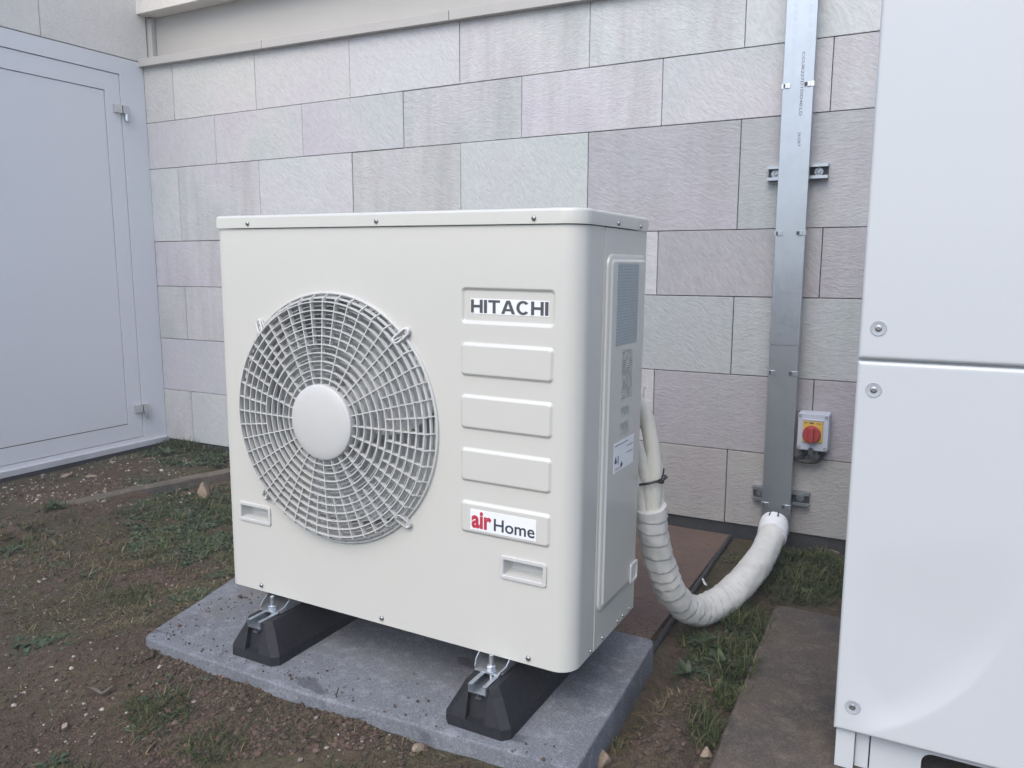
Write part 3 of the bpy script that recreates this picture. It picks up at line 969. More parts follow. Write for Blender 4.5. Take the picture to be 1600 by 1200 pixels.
def spoke_mesh(r0):
    bm = bmesh.new()
    prof = [(r0, gy(r0) + 0.0005), (0.2335, gy(0.2335) + 0.0005), (0.2430, -0.0055)]
    back = [(0.2430, 0.001), (0.2315, gy(0.23) + 0.0095), (r0, gy(r0) + 0.0095)]
    poly = prof + back
    w = 0.0010
    a = [bm.verts.new((r, y, -w)) for r, y in poly]; b = [bm.verts.new((r, y, w)) for r, y in poly]
    n = len(poly)
    for k in range(n): bm.faces.new((a[k], a[(k + 1) % n], b[(k + 1) % n], b[k]))
    bm.faces.new((a[0], a[1], a[4], a[5])); bm.faces.new((a[1], a[2], a[3], a[4]))
    bm.faces.new((b[5], b[4], b[1], b[0])); bm.faces.new((b[4], b[3], b[2], b[1]))
    return bm
long_ = obj('spoke', spoke_mesh(0.070), 'grille', grille); short_ = obj('spoke', spoke_mesh(0.148), 'grille', grille)
first = {0: long_, 1: short_}
NS = 48
for k in range(NS):
    src = first[k % 2]
    if k > 1:
        o = src.copy(); COL.objects.link(o); o.parent = grille
    else: o = src
    o.rotation_euler = (0, -2 * PI * (k + 0.0) / NS, 0)
def ring(r, y0, y1, t):
    bm = bmesh.new()
    lathe(bm, [(r - t, y0), (r + t, y0), (r + t, y1), (r - t, y1)], 96, closed=True)
    obj('concentric_bar', bm, 'grille', grille, smooth=30)
for k in range(10):
    rr = 0.0845 + 0.0160 * k
    ring(rr, gy(rr), gy(rr) + 0.0075, 0.0010)
for k in range(10):
    rr = 0.0925 + 0.0160 * k
    if k == 9: rr = 0.2350
    ring(rr, gy(rr) + 0.0095, gy(rr) + 0.0150, 0.0008)
ring(0.2365, -0.0120, -0.006, 0.0010)
for q in range(4):
    a = R(45 + 90 * q)
    path = []
    for k in range(20):
        b = 2 * PI * k / 20
        u = 0.0085 * math.copysign(1, math.cos(b)) * 1.0 + 0.0065 * math.cos(b) if abs(math.cos(b)) > 1e-6 else 0
        v = 0.0065 * math.sin(b)
        rr = 0.2440 + u
        y = -0.019 + (u + 0.015) / 0.03 * 0.013
        path.append((rr * math.cos(a) - v * math.sin(a), y, rr * math.sin(a) + v * math.cos(a)))
    bm = bmesh.new(); tube(bm, path, 0.0022, 8, closed=True)
    back = [(x, y + 0.006, z) for x, y, z in path]
    tube(bm, back, 0.0022, 8, closed=True)
    fx = Vector((0.2550 * math.cos(a), -0.0005, 0.2550 * math.sin(a)))
    lathe(bm, [(0.0075, 0.0), (0.0075, -0.004), (0.005, -0.006), (0.0, -0.006)], 16, 'Y', fx)
    obj('fixing_loop', bm, 'grille', grille, smooth=60)
# fan behind the grille
fan = bpy.data.objects.new('fan', None); COL.objects.link(fan); fan.parent = unit; fan.location = (FC[0], 0.062, FC[1])
bm = bmesh.new(); lathe(bm, [(0, -0.03), (0.055, -0.025), (0.06, -0.015), (0.06, 0.05), (0, 0.05)], 40)
obj('fan_hub', bm, 'fan', fan, smooth=40)
bm = bmesh.new()
NA, NR = 14, 8
g = []
for i in range(NR + 1):
    r = 0.055 + (0.222 - 0.055) * i / NR
    row = []
    for j in range(NA + 1):
        t = j / NA
        a = R(-20 + 78 * t + 30 * (i / NR) ** 1.3)
        y = -0.03 + 0.075 * t + 0.012 * math.sin(t * PI)
        row.append(bm.verts.new((r * math.cos(a), y, r * math.sin(a))))
    g.append(row)
for i in range(NR):
    for j in range(NA): bm.faces.new((g[i][j], g[i][j + 1], g[i + 1][j + 1], g[i + 1][j]))
bmesh.ops.solidify(bm, geom=bm.faces[:], thickness=0.003)
blade = obj('fan_blade', bm, 'fan', fan, smooth=40)
for k in (1, 2):
    o = blade.copy(); COL.objects.link(o); o.parent = fan; o.rotation_euler = (0, 2 * PI * k / 3, 0)
bm = bmesh.new(); lathe(bm, [(FR + 0.03, 0.112), (FR + 0.03, 0.25), (0.0, 0.25)], 48)
o = obj('coil_chamber', bm, 'black', unit); o.location = (FC[0], 0, FC[1])
# bracket feet under the casing
for xc in (0.128, 0.653):
    bm = bmesh.new()
    zb = -0.0282 + 0.0109 * xc
    def prof(y):   # upturned side walls sweep up to the casing
        return 0.007 + 0.019 * min(1, max(0, (y + 0.024) / 0.030)) ** 1.3
    ys = [-0.026, -0.020, -0.012, -0.004, 0.004, 0.012, 0.06, 0.24, 0.29]
    for sgn in (-1, 1):
        A = []
        for y in ys:
            hw = 0.030 if y > -0.012 else 0.030 - 0.006 * ((-0.012 - y) / 0.014)
            A.append([bm.verts.new((xc + sgn * hw, y, zb)), bm.verts.new((xc + sgn * (hw + 0.002), y, zb + prof(y))), bm.verts.new((xc + sgn * hw, y, zb + prof(y))), bm.verts.new((xc + sgn * (hw - 0.0016), y, zb + 0.001))])
        for P, Q in zip(A, A[1:]):
            for k in range(4): bm.faces.new((P[k], P[(k + 1) % 4], Q[(k + 1) % 4], Q[k]))
        bm.faces.new(A[0]); bm.faces.new(A[-1][::-1])
    box(bm, xc - 0.0240, xc + 0.0240, -0.0285, -0.0205, zb - 0.0002, zb + 0.0018); box(bm, xc - 0.0290, xc + 0.0290, -0.0205, 0.29, zb - 0.0002, zb + 0.0018)
    obj('mounting_bracket', bm, 'zinc', unit, smooth=50)

# ------------------------------------------------------------------ rubber feet with rail
def foot(xc, label):
    f = thing('rubber_foot', label, 'support foot', (xc, 0.15, ZS), 'black rubber feet under the outdoor unit')
    y0, y1 = -0.082 - 0.15, 0.40 - 0.15
    ht = 0.0800
    def lay(z, hw, ya, yb, c, notch):
        return [(-hw + c, ya, z), (-0.019, ya, z), (-0.019, ya + notch, z), (0.019, ya + notch, z), (0.019, ya, z), (hw - c, ya, z), (hw, ya + c, z), (hw, yb - c, z), (hw - c, yb, z), (-hw + c, yb, z), (-hw, yb - c, z), (-hw, ya + c, z)]
    bm = bmesh.new()
    L = [lay(0, 0.0655, y0, y1, 0.012, 0.0), lay(0.018, 0.0650, y0 + 0.0005, y1, 0.012, 0.0), lay(0.020, 0.0640, y0 + 0.0015, y1 - 0.001, 0.012, 0.013), lay(0.068, 0.0400, y0 + 0.014, y1 - 0.015, 0.014, 0.011), lay(0.0635, 0.0385, y0 + 0.0145, y1 - 0.016, 0.013, 0.011)]
    L[3] = lay(0.0635, 0.0405, y0 + 0.0135, y1 - 0.015, 0.014, 0.010)
    L[4] = lay(0.0645, 0.0390, y0 + 0.0150, y1 - 0.017, 0.014, 0.009)
    rings = [[bm.verts.new(p) for p in l] for l in L]
    n = 12
    for A, B in zip(rings, rings[1:]):
        for k in range(n): bm.faces.new((A[k], A[(k + 1) % n], B[(k + 1) % n], B[k]))
    bm.faces.new(rings[-1]); bm.faces.new(rings[0][::-1])
    obj('rubber_block', bm, 'rubber', f, smooth=25)
    # raised shoulders either side of the rail
    for sgn in (-1, 1):
        bm = bmesh.new()
        q = []
        for z, ho, ya_, yb_, c in ((0.0640, 0.0402, y0 + 0.0138, y1 - 0.0155, 0.013), (0.0770, 0.0335, y0 + 0.0172, y1 - 0.020, 0.012), (0.0796, 0.0310, y0 + 0.0195, y1 - 0.022, 0.011)):
            q.append([bm.verts.new((sgn * x, y, z)) for x, y in ((0.0186, ya_), (ho - c, ya_), (ho, ya_ + c), (ho, yb_ - c), (ho - c, yb_), (0.0186, yb_))])
        for A, B in zip(q, q[1:]):
            for k in range(6): bm.faces.new((A[k], A[(k + 1) % 6], B[(k + 1) % 6], B[k]))
        bm.faces.new(q[0]); bm.faces.new(q[-1][::-1])
        obj('shoulder', bm, 'rubber', f, smooth=20)
    # steel channel let into the top
    bm = bmesh.new()
    ya, yb = -0.0715 - 0.15, y1 - 0.03
    z0, z1, hw, t = 0.0655, 0.0812, 0.0180, 0.0016
    pr = [(-hw, z0), (hw, z0), (hw, z1), (hw - 0.008, z1), (hw - 0.008, z1 - t), (hw - t, z1 - t), (hw - t, z0 + t), (-hw + t, z0 + t), (-hw + t, z1 - t), (-hw + 0.008, z1 - t), (-hw + 0.008, z1), (-hw, z1)]
    plate(bm, pr, [], lambda a, b, y: Vector((a, y, b)), ya, yb)
    obj('steel_rail', bm, 'galv', f)
    bm = bmesh.new()
    zz = ht + 0.004
    lathe(bm, [(0.0045, zz - 0.02), (0.0045, zz + 0.026), (0.0036, zz + 0.0285), (0, zz + 0.0285)], 16, 'Z', (-0.003, -0.016 - 0.15, 0))
    bo = obj('bolt', bm, 'zinc', f, smooth=40)
    bm = bmesh.new()
    lathe(bm, [(0.0082, zz + 0.0015), (0.0086, zz + 0.0025), (0.0086, zz + 0.0075), (0.0078, zz + 0.0085), (0.004, zz + 0.0085)], 6, 'Z', (-0.003, -0.016 - 0.15, 0))
    obj('nut', bm, 'zinc', bo)
    bm = bmesh.new()
    lathe(bm, [(0.0125, zz), (0.0125, zz + 0.0014), (0.004, zz + 0.0014)], 24, 'Z', (-0.003, -0.016 - 0.15, 0))
    obj('washer', bm, 'zinc', bo)
    # moulded T mark on the front
    bm = bmesh.new()
    box(bm, -0.006, 0.006, y0 + 0.0125, y0 + 0.0245, 0.0555, 0.0566); box(bm, -0.0006, 0.0006, y0 + 0.0127, y0 + 0.0243, 0.0567, 0.0640)
    obj('rail_clip', bm, 'galv', f)
foot(0.131, 'black rubber support foot with steel rail under the fan end of the cream unit')
foot(0.659, 'black rubber support foot with steel rail under the lettered end of the cream unit')

# ------------------------------------------------------------------ wrapped pipe bundle
hose = thing('pipe_bundle', 'white tape-wrapped pipe bundle looping from the cream unit to the wall duct', 'pipe', (0.87, 0.65, 0))
HL = Vector((0.87, 0.65, 0))
hp = spline([(0.812, 0.385, 0.365), (0.812, 0.41, 0.300), (0.818, 0.447, 0.220), (0.834, 0.505, 0.125), (0.862, 0.595, 0.058), (0.896, 0.70, 0.046), (0.922, 0.80, 0.060), (0.938, 0.92, 0.072), (0.944, 1.04, 0.088), (0.943, 1.13, 0.108)], 340)
L = [0.0]
for a, b in zip(hp, hp[1:]): L.append(L[-1] + (b - a).length)
TOT = L[-1]
def hr(i, a):
    s = L[i]
    u = s / TOT
    pitch = 0.027 + 0.006 * noise.noise((s * 6, 1, 1)) + (0.004 if u < 0.6 else -0.008)
    ph = (hr.ph[i] + a / (2 * PI)) % 1.0
    base = 0.0305 + 0.0045 * min(1, u * 1.7) - 0.0025 * max(0, (u - 0.6) / 0.4) + 0.0030 * noise.noise((s * 17, math.cos(a) * 1.5, math.sin(a) * 1.5)) + 0.0012 * noise.noise((s * 60, math.cos(a) * 3, math.sin(a) * 3))
    step = (0.0028 if u < 0.55 else 0.0046) * (ph if ph < 0.93 else (1 - ph) / 0.07 * 0.93)
    return base + step
ph = 0.0; hr.ph = []
for i in range(len(hp)):
    u = L[i] / TOT
    pitch = (0.034 + 0.030 * noise.noise((L[i] * 13, 1, 1))) if u < 0.55 else (0.018 + 0.010 * noise.noise((L[i] * 17, 1, 1)))
    pitch = max(0.009, pitch)
    hr.ph.append(ph)
    if i + 1 < len(hp): ph += (L[i + 1] - L[i]) / pitch
bm = bmesh.new(); tube(bm, hp, hr, 40)
o = obj('tape_wrapping', bm, 'tape', hose, smooth=28); o.location = -HL
# socket with tabs where the bundle enters the duct
bm = bmesh.new()
end = hp[-1]; dirn = (Vector((0.940, 1.195, 0.150)) - end).normalized()
q0 = end - dirn * 0.035
tube(bm, [q0, q0 + dirn * 0.003, q0 + dirn * 0.010, q0 + dirn * 0.014, q0 + dirn * 0.018, q0 + dirn * 0.05, q0 + dirn * 0.056], [0.038, 0.0410, 0.0410, 0.0395, 0.0410, 0.0410, 0.038], 36)
so = obj('socket', bm, 'pvc', hose, smooth=40); so.location = -HL
up = Vector((0, 0, 1)); nr = (up - dirn * up.dot(dirn)).normalized(); bi = dirn.cross(nr)
for k in range(10):
    a = 2 * PI * k / 10
    bm = bmesh.new()
    for e in (0,):
        ring0 = []
        for (dd, rr) in ((0.050, 0.0405), (0.066, 0.0385), (0.074, 0.034), (0.074, 0.031), (0.066, 0.0355), (0.050, 0.0375)):
            ring0.append([bm.verts.new(q0 + dirn * dd + (nr * math.cos(a + da) + bi * math.sin(a + da)) * rr) for da in (-0.24, -0.08, 0.08, 0.24)])
        for i in range(6):
            A, B = ring0[i], ring0[(i + 1) % 6]
            for j in range(3): bm.faces.new((A[j], A[j + 1], B[j + 1], B[j]))
        bm.faces.new([r[0] for r in ring0]); bm.faces.new([r[3] for r in ring0][::-1])
    o = obj('socket_tab', bm, 'pvc', so, smooth=40)
# the pipes before they are wrapped
pipes = [([(0.775, 0.318, 0.600), (0.800, 0.355, 0.575), (0.815, 0.374, 0.50), (0.822, 0.380, 0.42), (0.818, 0.385, 0.34), (0.814, 0.395, 0.30)], 0.0160),
         ([(0.775, 0.318, 0.520), (0.792, 0.345, 0.500), (0.803, 0.362, 0.45), (0.812, 0.372, 0.40), (0.812, 0.382, 0.33), (0.812, 0.395, 0.29)], 0.0125),
         ([(0.770, 0.318, 0.470), (0.782, 0.340, 0.440), (0.792, 0.366, 0.40), (0.799, 0.378, 0.35), (0.806, 0.392, 0.30)], 0.0140),
         ([(0.775, 0.320, 0.560), (0.80, 0.385, 0.53), (0.820, 0.404, 0.45), (0.828, 0.400, 0.38), (0.822, 0.402, 0.30)], 0.0100)]
for P, r in pipes:
    bm = bmesh.new(); pp = spline(P, 40)
    tube(bm, pp, lambda i, a: r * (1 + 0.06 * noise.noise((i * 0.35, math.cos(a), math.sin(a)))), 14)
    o = obj('insulated_pipe', bm, 'insul', hose, smooth=60); o.location = -HL
bm = bmesh.new()
tp = [(0.811 + 0.036 * math.cos(a) - 0.002, 0.381 + 0.033 * math.sin(a), 0.420 + 0.010 * math.cos(a)) for a in [2 * PI * k / 28 for k in range(28)]]
tube(bm, tp, 0.0028, 8, closed=True)
box(bm, 0.838, 0.848, 0.352, 0.362, 0.424, 0.433, bev=0.001)
tube(bm, [(0.842, 0.357, 0.43), (0.848, 0.351, 0.445), (0.850, 0.349, 0.458)], 0.0016, 6)
o = obj('cable_tie', bm, 'tie', hose, smooth=40); o.location = -HL
bm = bmesh.new()
tube(bm, spline([(0.795, 0.35, 0.585), (0.802, 0.352, 0.60), (0.803, 0.350, 0.615), (0.806, 0.352, 0.622)], 12), 0.0012, 6)
o = obj('loose_tape_end', bm, 'tape', hose, smooth=60); o.location = -HL

# ------------------------------------------------------------------ steel cable duct on the wall
duct = thing('cable_duct', 'tall galvanised steel cable duct fixed upright to the stone wall', 'duct', (0.930, YW, 0))
DX = 0.930
def dadd(o, P=duct): o.parent = P; o.location = Vector(o.location) - Vector((DX, YW, 0)); return o
bm = bmesh.new()
plate(bm, [(DX - 0.039, 1.2445), (DX - 0.0375, 1.2445), (DX - 0.0375, 1.2720), (DX + 0.0375, 1.2720), (DX + 0.0375, 1.2445), (DX + 0.039, 1.2445), (DX + 0.039, 1.2735), (DX - 0.039, 1.2735)], [], lambda a, b, t: Vector((a, b, t)), 0.060, 2.4)
dadd(obj('tray', bm, 'galv'))
secs = [(0.062, 0.549), (0.5515, 2.4)]
lidsecs = [(0.062, 0.6335), (0.6345, 2.4)]
for z0, z1 in lidsecs:
    bm = bmesh.new()
    plate(bm, [(DX - 0.0415, 1.2580), (DX - 0.0415, 1.2420), (DX - 0.0405, 1.2405), (DX + 0.0405, 1.2405), (DX + 0.0415, 1.2420), (DX + 0.0415, 1.2580), (DX + 0.0403, 1.2580), (DX + 0.0403, 1.2420), (DX - 0.0403, 1.2420), (DX - 0.0403, 1.2580)], [], lambda a, b, t: Vector((a, b, t)), z0, z1)
    cv = dadd(obj('duct_cover', bm, 'galv', smooth=20))
for zc in (1.364, 0.957, 0.552, 0.148):
    for sgn in (-1, 1):
        bm = bmesh.new()
        xa, xb = sorted((DX + sgn * 0.0425, DX + sgn * 0.021))
        box(bm, xa, xb, 1.2380, 1.2400, zc - 0.007, zc + 0.007, bev=0.0006, seg=1)
        xa, xb = sorted((DX + sgn * 0.0417, DX + sgn * 0.0432))
        box(bm, xa, xb, 1.2380, 1.2600, zc - 0.007, zc + 0.007)
        xc = DX + sgn * 0.030
        box(bm, xc - 0.0035, xc + 0.0035, 1.2362, 1.2379, zc - 0.0065, zc + 0.0065, bev=0.0006, seg=1)
        c = dadd(obj('cover_clip', bm, 'zinc' if zc > 1 else 'galv', smooth=40))
        bm = bmesh.new()
        xa = DX + sgn * (0.0345 if sgn < 0 else 0.0215)
        box(bm, xa - 0.004, xa + 0.004, 1.2368, 1.2376, zc - 0.005, zc + 0.005)
        obj('clip_slot', bm, 'gap', c)
# faint slot impressions and the stamped code on the cover
mslot = mat('slot_mark', (0.40, 0.44, 0.49), 0.45, 0.7)
for cx, zs in ((DX - 0.016, (1.585, 1.549, 1.513, 1.477, 1.438, 1.402)), (DX + 0.024, (1.60, 1.563, 1.527, 1.49, 1.452, 1.414))):
    for zc in zs:
        bm = bmesh.new()
        ou = rrect(cx - 0.0045, cx + 0.0045, zc - 0.0115, zc + 0.0115, 0.0043, 5); inn = rrect(cx - 0.0028, cx + 0.0028, zc - 0.0095, zc + 0.0095, 0.0027, 5)
        plate(bm, ou, [inn], lambda a, b, t: Vector((a, t, b)), 1.2400, 1.2406)
        dadd(obj('slot_impression', bm, mslot))
def duct_text(body, x, ztop, length, h):
    cu = bpy.data.curves.new('stamp', 'FONT'); cu.body = body; cu.size = 1; cu.resolution_u = 2
    t = bpy.data.objects.new('stamp', cu); COL.objects.link(t)
    dg = bpy.context.evaluated_depsgraph_get(); dg.update()
    me = bpy.data.meshes.new_from_object(t.evaluated_get(dg)); bpy.data.objects.remove(t)
    xs_ = [v.co.x for v in me.vertices]
    for v in me.vertices:
        v.co = Vector((x + v.co.y * h, 1.2399, ztop - v.co.x / max(xs_) * length))
    me.materials.clear(); me.materials.append(M['greyprint'])
    o = bpy.data.objects.new('stamped_code', me); COL.objects.link(o); dadd(o)
duct_text('CCUR227D1DD40.LD', DX + 0.007, 1.452, 0.172, 0.011)
duct_text('24.OKT', DX + 0.007, 1.236, 0.040, 0.011)
# strut rails behind the duct
for zc, tilt, lb in ((1.131, 0.0, 0), (0.168, 0.0, 1)):
    s = bpy.data.objects.new('strut_rail', None); COL.objects.link(s); dadd(s); s.location = Vector((0, 0, zc))
    bm = bmesh.new()
    hz, t = 0.0205, 0.0022
    pr = [(-0.001, -hz), (-0.0255, -hz), (-0.0255, -hz + 0.0085), (-0.0235, -hz + 0.0085), (-0.0235, -hz + t), (-0.001 - t, -hz + t), (-0.001 - t, hz - t), (-0.0235, hz - t), (-0.0235, hz - 0.0085), (-0.0255, hz - 0.0085), (-0.0255, hz), (-0.001, hz)]
    plate(bm, pr, [], lambda a, b, x: Vector((x, a, b)), -0.079, 0.088)
    obj('strut_channel', bm, 'galv', s)
    bm = bmesh.new(); box(bm, -0.0785, 0.0875, -0.0035, -0.0034, -0.017, 0.017)
    obj('channel_shade_sheet', bm, 'gap', s)  # dark sheet laid over the steel back as shade inside the channel
    for xb in (-0.058, 0.061):
        bm = bmesh.new()
        lathe(bm, [(0.0120, -0.004), (0.0120, -0.0060), (0.0070, -0.0062), (0.0066, -0.0100), (0.0040, -0.0104), (0.0036, -0.0075), (0, -0.0075)], 24, 'Y', (xb, 0, 0))
        obj('anchor_bolt', bm, 'galv', s, smooth=40)

# ------------------------------------------------------------------ isolator switch
sw = thing('isolator_switch', 'grey isolator switch box with red rotary knob on yellow plate on the wall', 'switch', (1.021, YW, 0.381))
bm = bmesh.new()
ou = rrect(-0.0435, 0.0435, -0.056, 0.057, 0.006, 5)
rings = []
for s, y in ((1.0, -0.003), (1.0, -0.024), (0.985, -0.0245), (0.985, -0.0255), (1.0, -0.026), (0.995, -0.044), (0.965, -0.0485), (0.93, -0.0495)):
    rings.append([bm.verts.new((a * s, y, b * s)) for a, b in ou])
n = len(ou)
for A, B in zip(rings, rings[1:]):
    for k in range(n): bm.faces.new((A[k], A[(k + 1) % n], B[(k + 1) % n], B[k]))
bm.faces.new(rings[-1]); bm.faces.new(rings[0][::-1])
obj('switch_box', bm, 'swbox', sw, smooth=35)
bm = bmesh.new(); box(bm, -0.0285, 0.0285, -0.0535, -0.0490, 0.0335, 0.040, bev=0.002)
obj('hood', bm, 'swbox', sw, smooth=40)
bm = bmesh.new(); box(bm, -0.0275, 0.0275, -0.0535, -0.0490, -0.0300, 0.0325, bev=0.001)
yp = obj('yellow_plate', bm, 'yellow', sw, smooth=40)
bm = bmesh.new()
for x0, x1, z0, z1 in ((-0.024, -0.016, 0.0265, 0.0290), (-0.010, 0.002, 0.0260, 0.0300), (0.010, 0.022, 0.0265, 0.0285)): box(bm, x0, x1, -0.0540, -0.0536, z0, z1)
obj('plate_print', bm, 'navy', yp)
bm = bmesh.new(); lathe(bm, [(0, -0.066), (0.0225, -0.066), (0.0245, -0.064), (0.0255, -0.054), (0.0255, -0.0536), (0, -0.0536)], 40, 'Y', (-0.002, 0, -0.005))
kn = obj('rotary_knob', bm, 'red', sw, smooth=40)
bm = bmesh.new(); box(bm, -0.0095, 0.0055, -0.078, -0.0655, -0.0275, 0.0175, bev=0.003)
obj('grip', bm, 'red', kn, smooth=40)
for x in (-0.036, 0.036):
    for z in (-0.047, 0.0465):
        bm = bmesh.new(); lathe(bm, [(0, -0.0490), (0.0042, -0.0490), (0.0042, -0.0502), (0.0030, -0.0504), (0.0026, -0.0485), (0, -0.0485)], 16, 'Y', (x, 0, z))
        obj('box_screw', bm, 'gap', sw, smooth=40)
bm = bmesh.new(); lathe(bm, [(0.0065, -0.068), (0.0075, -0.066), (0.0075, -0.050), (0.005, -0.046)], 14, 'Z', (-0.003, -0.0465, 0))
obj('padlock_eye', bm, 'gap', sw, smooth=40)
for P in ([(0.026, -0.022, -0.056), (0.026, -0.022, -0.074), (0.014, -0.022, -0.092), (-0.010, -0.022, -0.097), (-0.040, -0.022, -0.094), (-0.075, -0.02, -0.090)],
          [(-0.020, -0.022, -0.056), (-0.022, -0.022, -0.070), (-0.032, -0.022, -0.084), (-0.050, -0.022, -0.090), (-0.075, -0.02, -0.093)]):
    bm = bmesh.new()
    tube(bm, spline(P, 26), 0.0052, 10)
    lathe(bm, [(0.0095, P[0][2] - 0.014), (0.0105, P[0][2] - 0.012), (0.0105, P[0][2] + 0.0), (0.0085, P[0][2] + 0.002)], 16, 'Z', (P[0][0], P[0][1], 0))
    obj('cable', bm, 'tie', sw, smooth=50)

# ------------------------------------------------------------------ tall white unit at the right
UX, UY = 1.2065, 0.19
big = thing('tall_white_unit', 'tall white outdoor unit with two front panels standing on brown concrete pad', 'heat pump', (UX, UY, 0.010))
BL = Vector((UX, UY, 0.010))
BW, BD = 0.86, 0.33
def bigpanel(z0, z1, dish):
    zs = [z0 + (z1 - z0) * k / 150 for k in range(151)]
    xs = [BW * k / 200 for k in range(201)]
    re = 0.006
    for k in range(1, 9): 
        q = re * (k / 9) ** 1.0
        xs += [q]; xs += [BW - q]; zs += [z0 + q, z1 - q]
    xs = sorted(set(round(v, 5) for v in xs)); zs = sorted(set(round(v, 5) for v in zs))
    vv, ff = [], []
    cxp, czp, rp = -0.084, 0.39, 0.327
    for z in zs:
        for x in xs:
            e = min(x, BW - x, z - z0, z1 - z)
            y = 0.0
            if e < re: y = re - math.sqrt(max(0, re * re - (re - e) ** 2))
            if dish:
                d = math.hypot(x - cxp, z - czp)
                an = math.atan2(z - czp, x - cxp)
                sm = lambda t: max(0, min(1, t)) ** 2 * (3 - 2 * max(0, min(1, t)))
                k = sm((0.30 - an) / 0.8) * sm((an + 1.27) / 0.30)
                q = rp - d
                if 0 < q < 0.30 and x > 0:
                    f = (q / 0.045) * (1 - 0.5 * q / 0.045) * 2 * 0.5 + 0 if q < 0.045 else 0.5
                    f = f * sm((0.30 - q) / 0.255) * sm(x / 0.06)
                    y += 0.0140 * k * f
            vv.append((x, y, z))
    n = len(xs)
    for j in range(len(zs) - 1):
        for i in range(n - 1): ff.append((j * n + i, j * n + i + 1, (j + 1) * n + i + 1, (j + 1) * n + i))
    b0 = len(vv)
    o = obj('upper_panel' if not dish else 'lower_panel', (vv, [], ff), 'white', big, smooth=True)
    o.location = Vector((UX, UY, 0)) - BL
    return o
up_ = bigpanel(0.7175, 1.37, False)
lo_ = bigpanel(0.0855, 0.7135, True)
bm = bmesh.new(); box(bm, 0.0012, BW - 0.0012, 0.0105, BD, 0.0875, 1.365)
o = obj('casing', bm, 'white', big); o.location = Vector((UX, UY, 0)) - BL
for xx, zz in ((0.0268, 0.766), (0.0260, 0.669), (0.0275, 0.132), (0.83, 0.766), (0.83, 0.669), (0.83, 0.132)):
    bm = bmesh.new(); lathe(bm, [(0.0122, 0.0001), (0.0116, -0.0012), (0.0106, -0.0014), (0.0090, -0.0006), (0.0, -0.0004)], 32, 'Y')
    pk = up_ if zz > 0.7 else lo_
    c = obj('screw_cup', bm, 'cup', pk, smooth=40); c.location = (xx, 0, zz)  # ring sits proud of the panel; its grey paints in the recess shade
    bm = bmesh.new(); lathe(bm, [(0.0050, -0.0005), (0.0050, -0.0012), (0.0040, -0.0018), (0.0022, -0.0019), (0.0020, -0.0008), (0, -0.0008)], 20, 'Y')
    s = obj('panel_screw', bm, 'screw', pk, smooth=40); s.location = (xx, -0.0001, zz)
# base frame and legs under the casing
def bb(nm, dims, m='white', bev=0.002):
    bm = bmesh.new(); box(bm, *dims, bev=bev); o = obj(nm, bm, m, big, smooth=40); o.location = Vector((UX, UY, 0)) - BL; return o
for xo in (0.004, 0.78):
    bb('leg', (xo, xo + 0.030, 0.012, 0.052, 0.0112, 0.0865))
    bb('leg_flange', (xo + 0.0305, xo + 0.052, 0.026, 0.052, 0.0112, 0.0862))
    bb('leg', (xo, xo + 0.05, BD - 0.05, BD - 0.01, 0.0112, 0.0865))
bm = bmesh.new()
plate(bm, [(0.058, 0.0112), (0.775, 0.0112), (0.775, 0.0864), (0.058, 0.0864)], [rrect(0.135, 0.30, 0.018, 0.066, 0.016, 4), rrect(0.40, 0.56, 0.018, 0.066, 0.016, 4), rrect(0.061, 0.071, 0.076, 0.083, 0.003, 4)], lambda a, b, t: Vector((a, t, b)), 0.030, 0.032)
o = obj('base_rail', bm, 'white', big); o.location = Vector((UX, UY, 0)) - BL
bb('base_tray', (0.01, BW - 0.01, 0.06, BD - 0.01, 0.0795, 0.0870), 'gap')

# ------------------------------------------------------------------ soil clods, pebbles, rocks
def blocked(x, y, m=0.0):
    if -0.30 - m < x < 0.86 + m and -0.115 - m < y < 0.405 + m and (x + 0.16 + 0.29 * (y + 0.115)) > -m: return True
    if x > 1.012 - m and y < 0.775 + m and x > 1.015 - m + 0.03 * (0.7 - y): return True
    if 0.30 - m < x < 0.815 + m and y > 0.40: return True
    if x < XC + 0.03 or y > YW: return True
    return False
def ico_lump(seed, sub=1):
    bm = bmesh.new(); bmesh.ops.create_icosphere(bm, subdivisions=sub, radius=1)
    v = [(x.co * (1 + 0.35 * noise.noise(x.co * 1.3 + Vector((seed, 0, 0))) + 0.2 * noise.noise(x.co * 3 + Vector((seed, 9, 0))))) for x in bm.verts]
    f = [tuple(q.index for q in p.verts) for p in bm.faces]
    bm.free(); return v, f
LUMPS = [ico_lump(k * 3.7, 1) for k in range(8)]
def scatter(name, spots, m, label, cat):
    vv, ff = [], []
    for x, y, r, sink in spots:
        v, f = random.choice(LUMPS)
        rz = Matrix.Rotation(random.uniform(0, 6.28), 3, 'Z') @ Matrix.Rotation(random.uniform(0, 6.28), 3, 'X')
        sx_, sy_, sz_ = r * random.uniform(0.8, 1.3), r * random.uniform(0.8, 1.3), r * random.uniform(0.55, 0.9)
        b = len(vv); z = gh(x, y) + r * sink
        for p in v:
            q = rz @ p
            vv.append((x + q.x * sx_, y + q.y * sy_, z + q.z * sz_))
        for t in f: ff.append((t[0] + b, t[1] + b, t[2] + b))
    o = obj(name, (vv, [], ff), m)
    return tag(o, label, cat, kind='stuff')
def pick(n, u0, u1, v0, v1, thr=-1.0, fr=3.0, m=0.0):
    out = []; k = 0
    while len(out) < n and k < n * 20:
        k += 1
        p = gp(random.uniform(u0, u1), random.uniform(v0, v1))
        if blocked(p.x, p.y, m) or not (GXMIN < p.x < GXMAX and GYMIN < p.y < GYMAX): continue
        if noise.noise((p.x * fr, p.y * fr, 5.5)) < thr: continue
        out.append((p.x, p.y))
    return out
random.seed(11)
cl = []
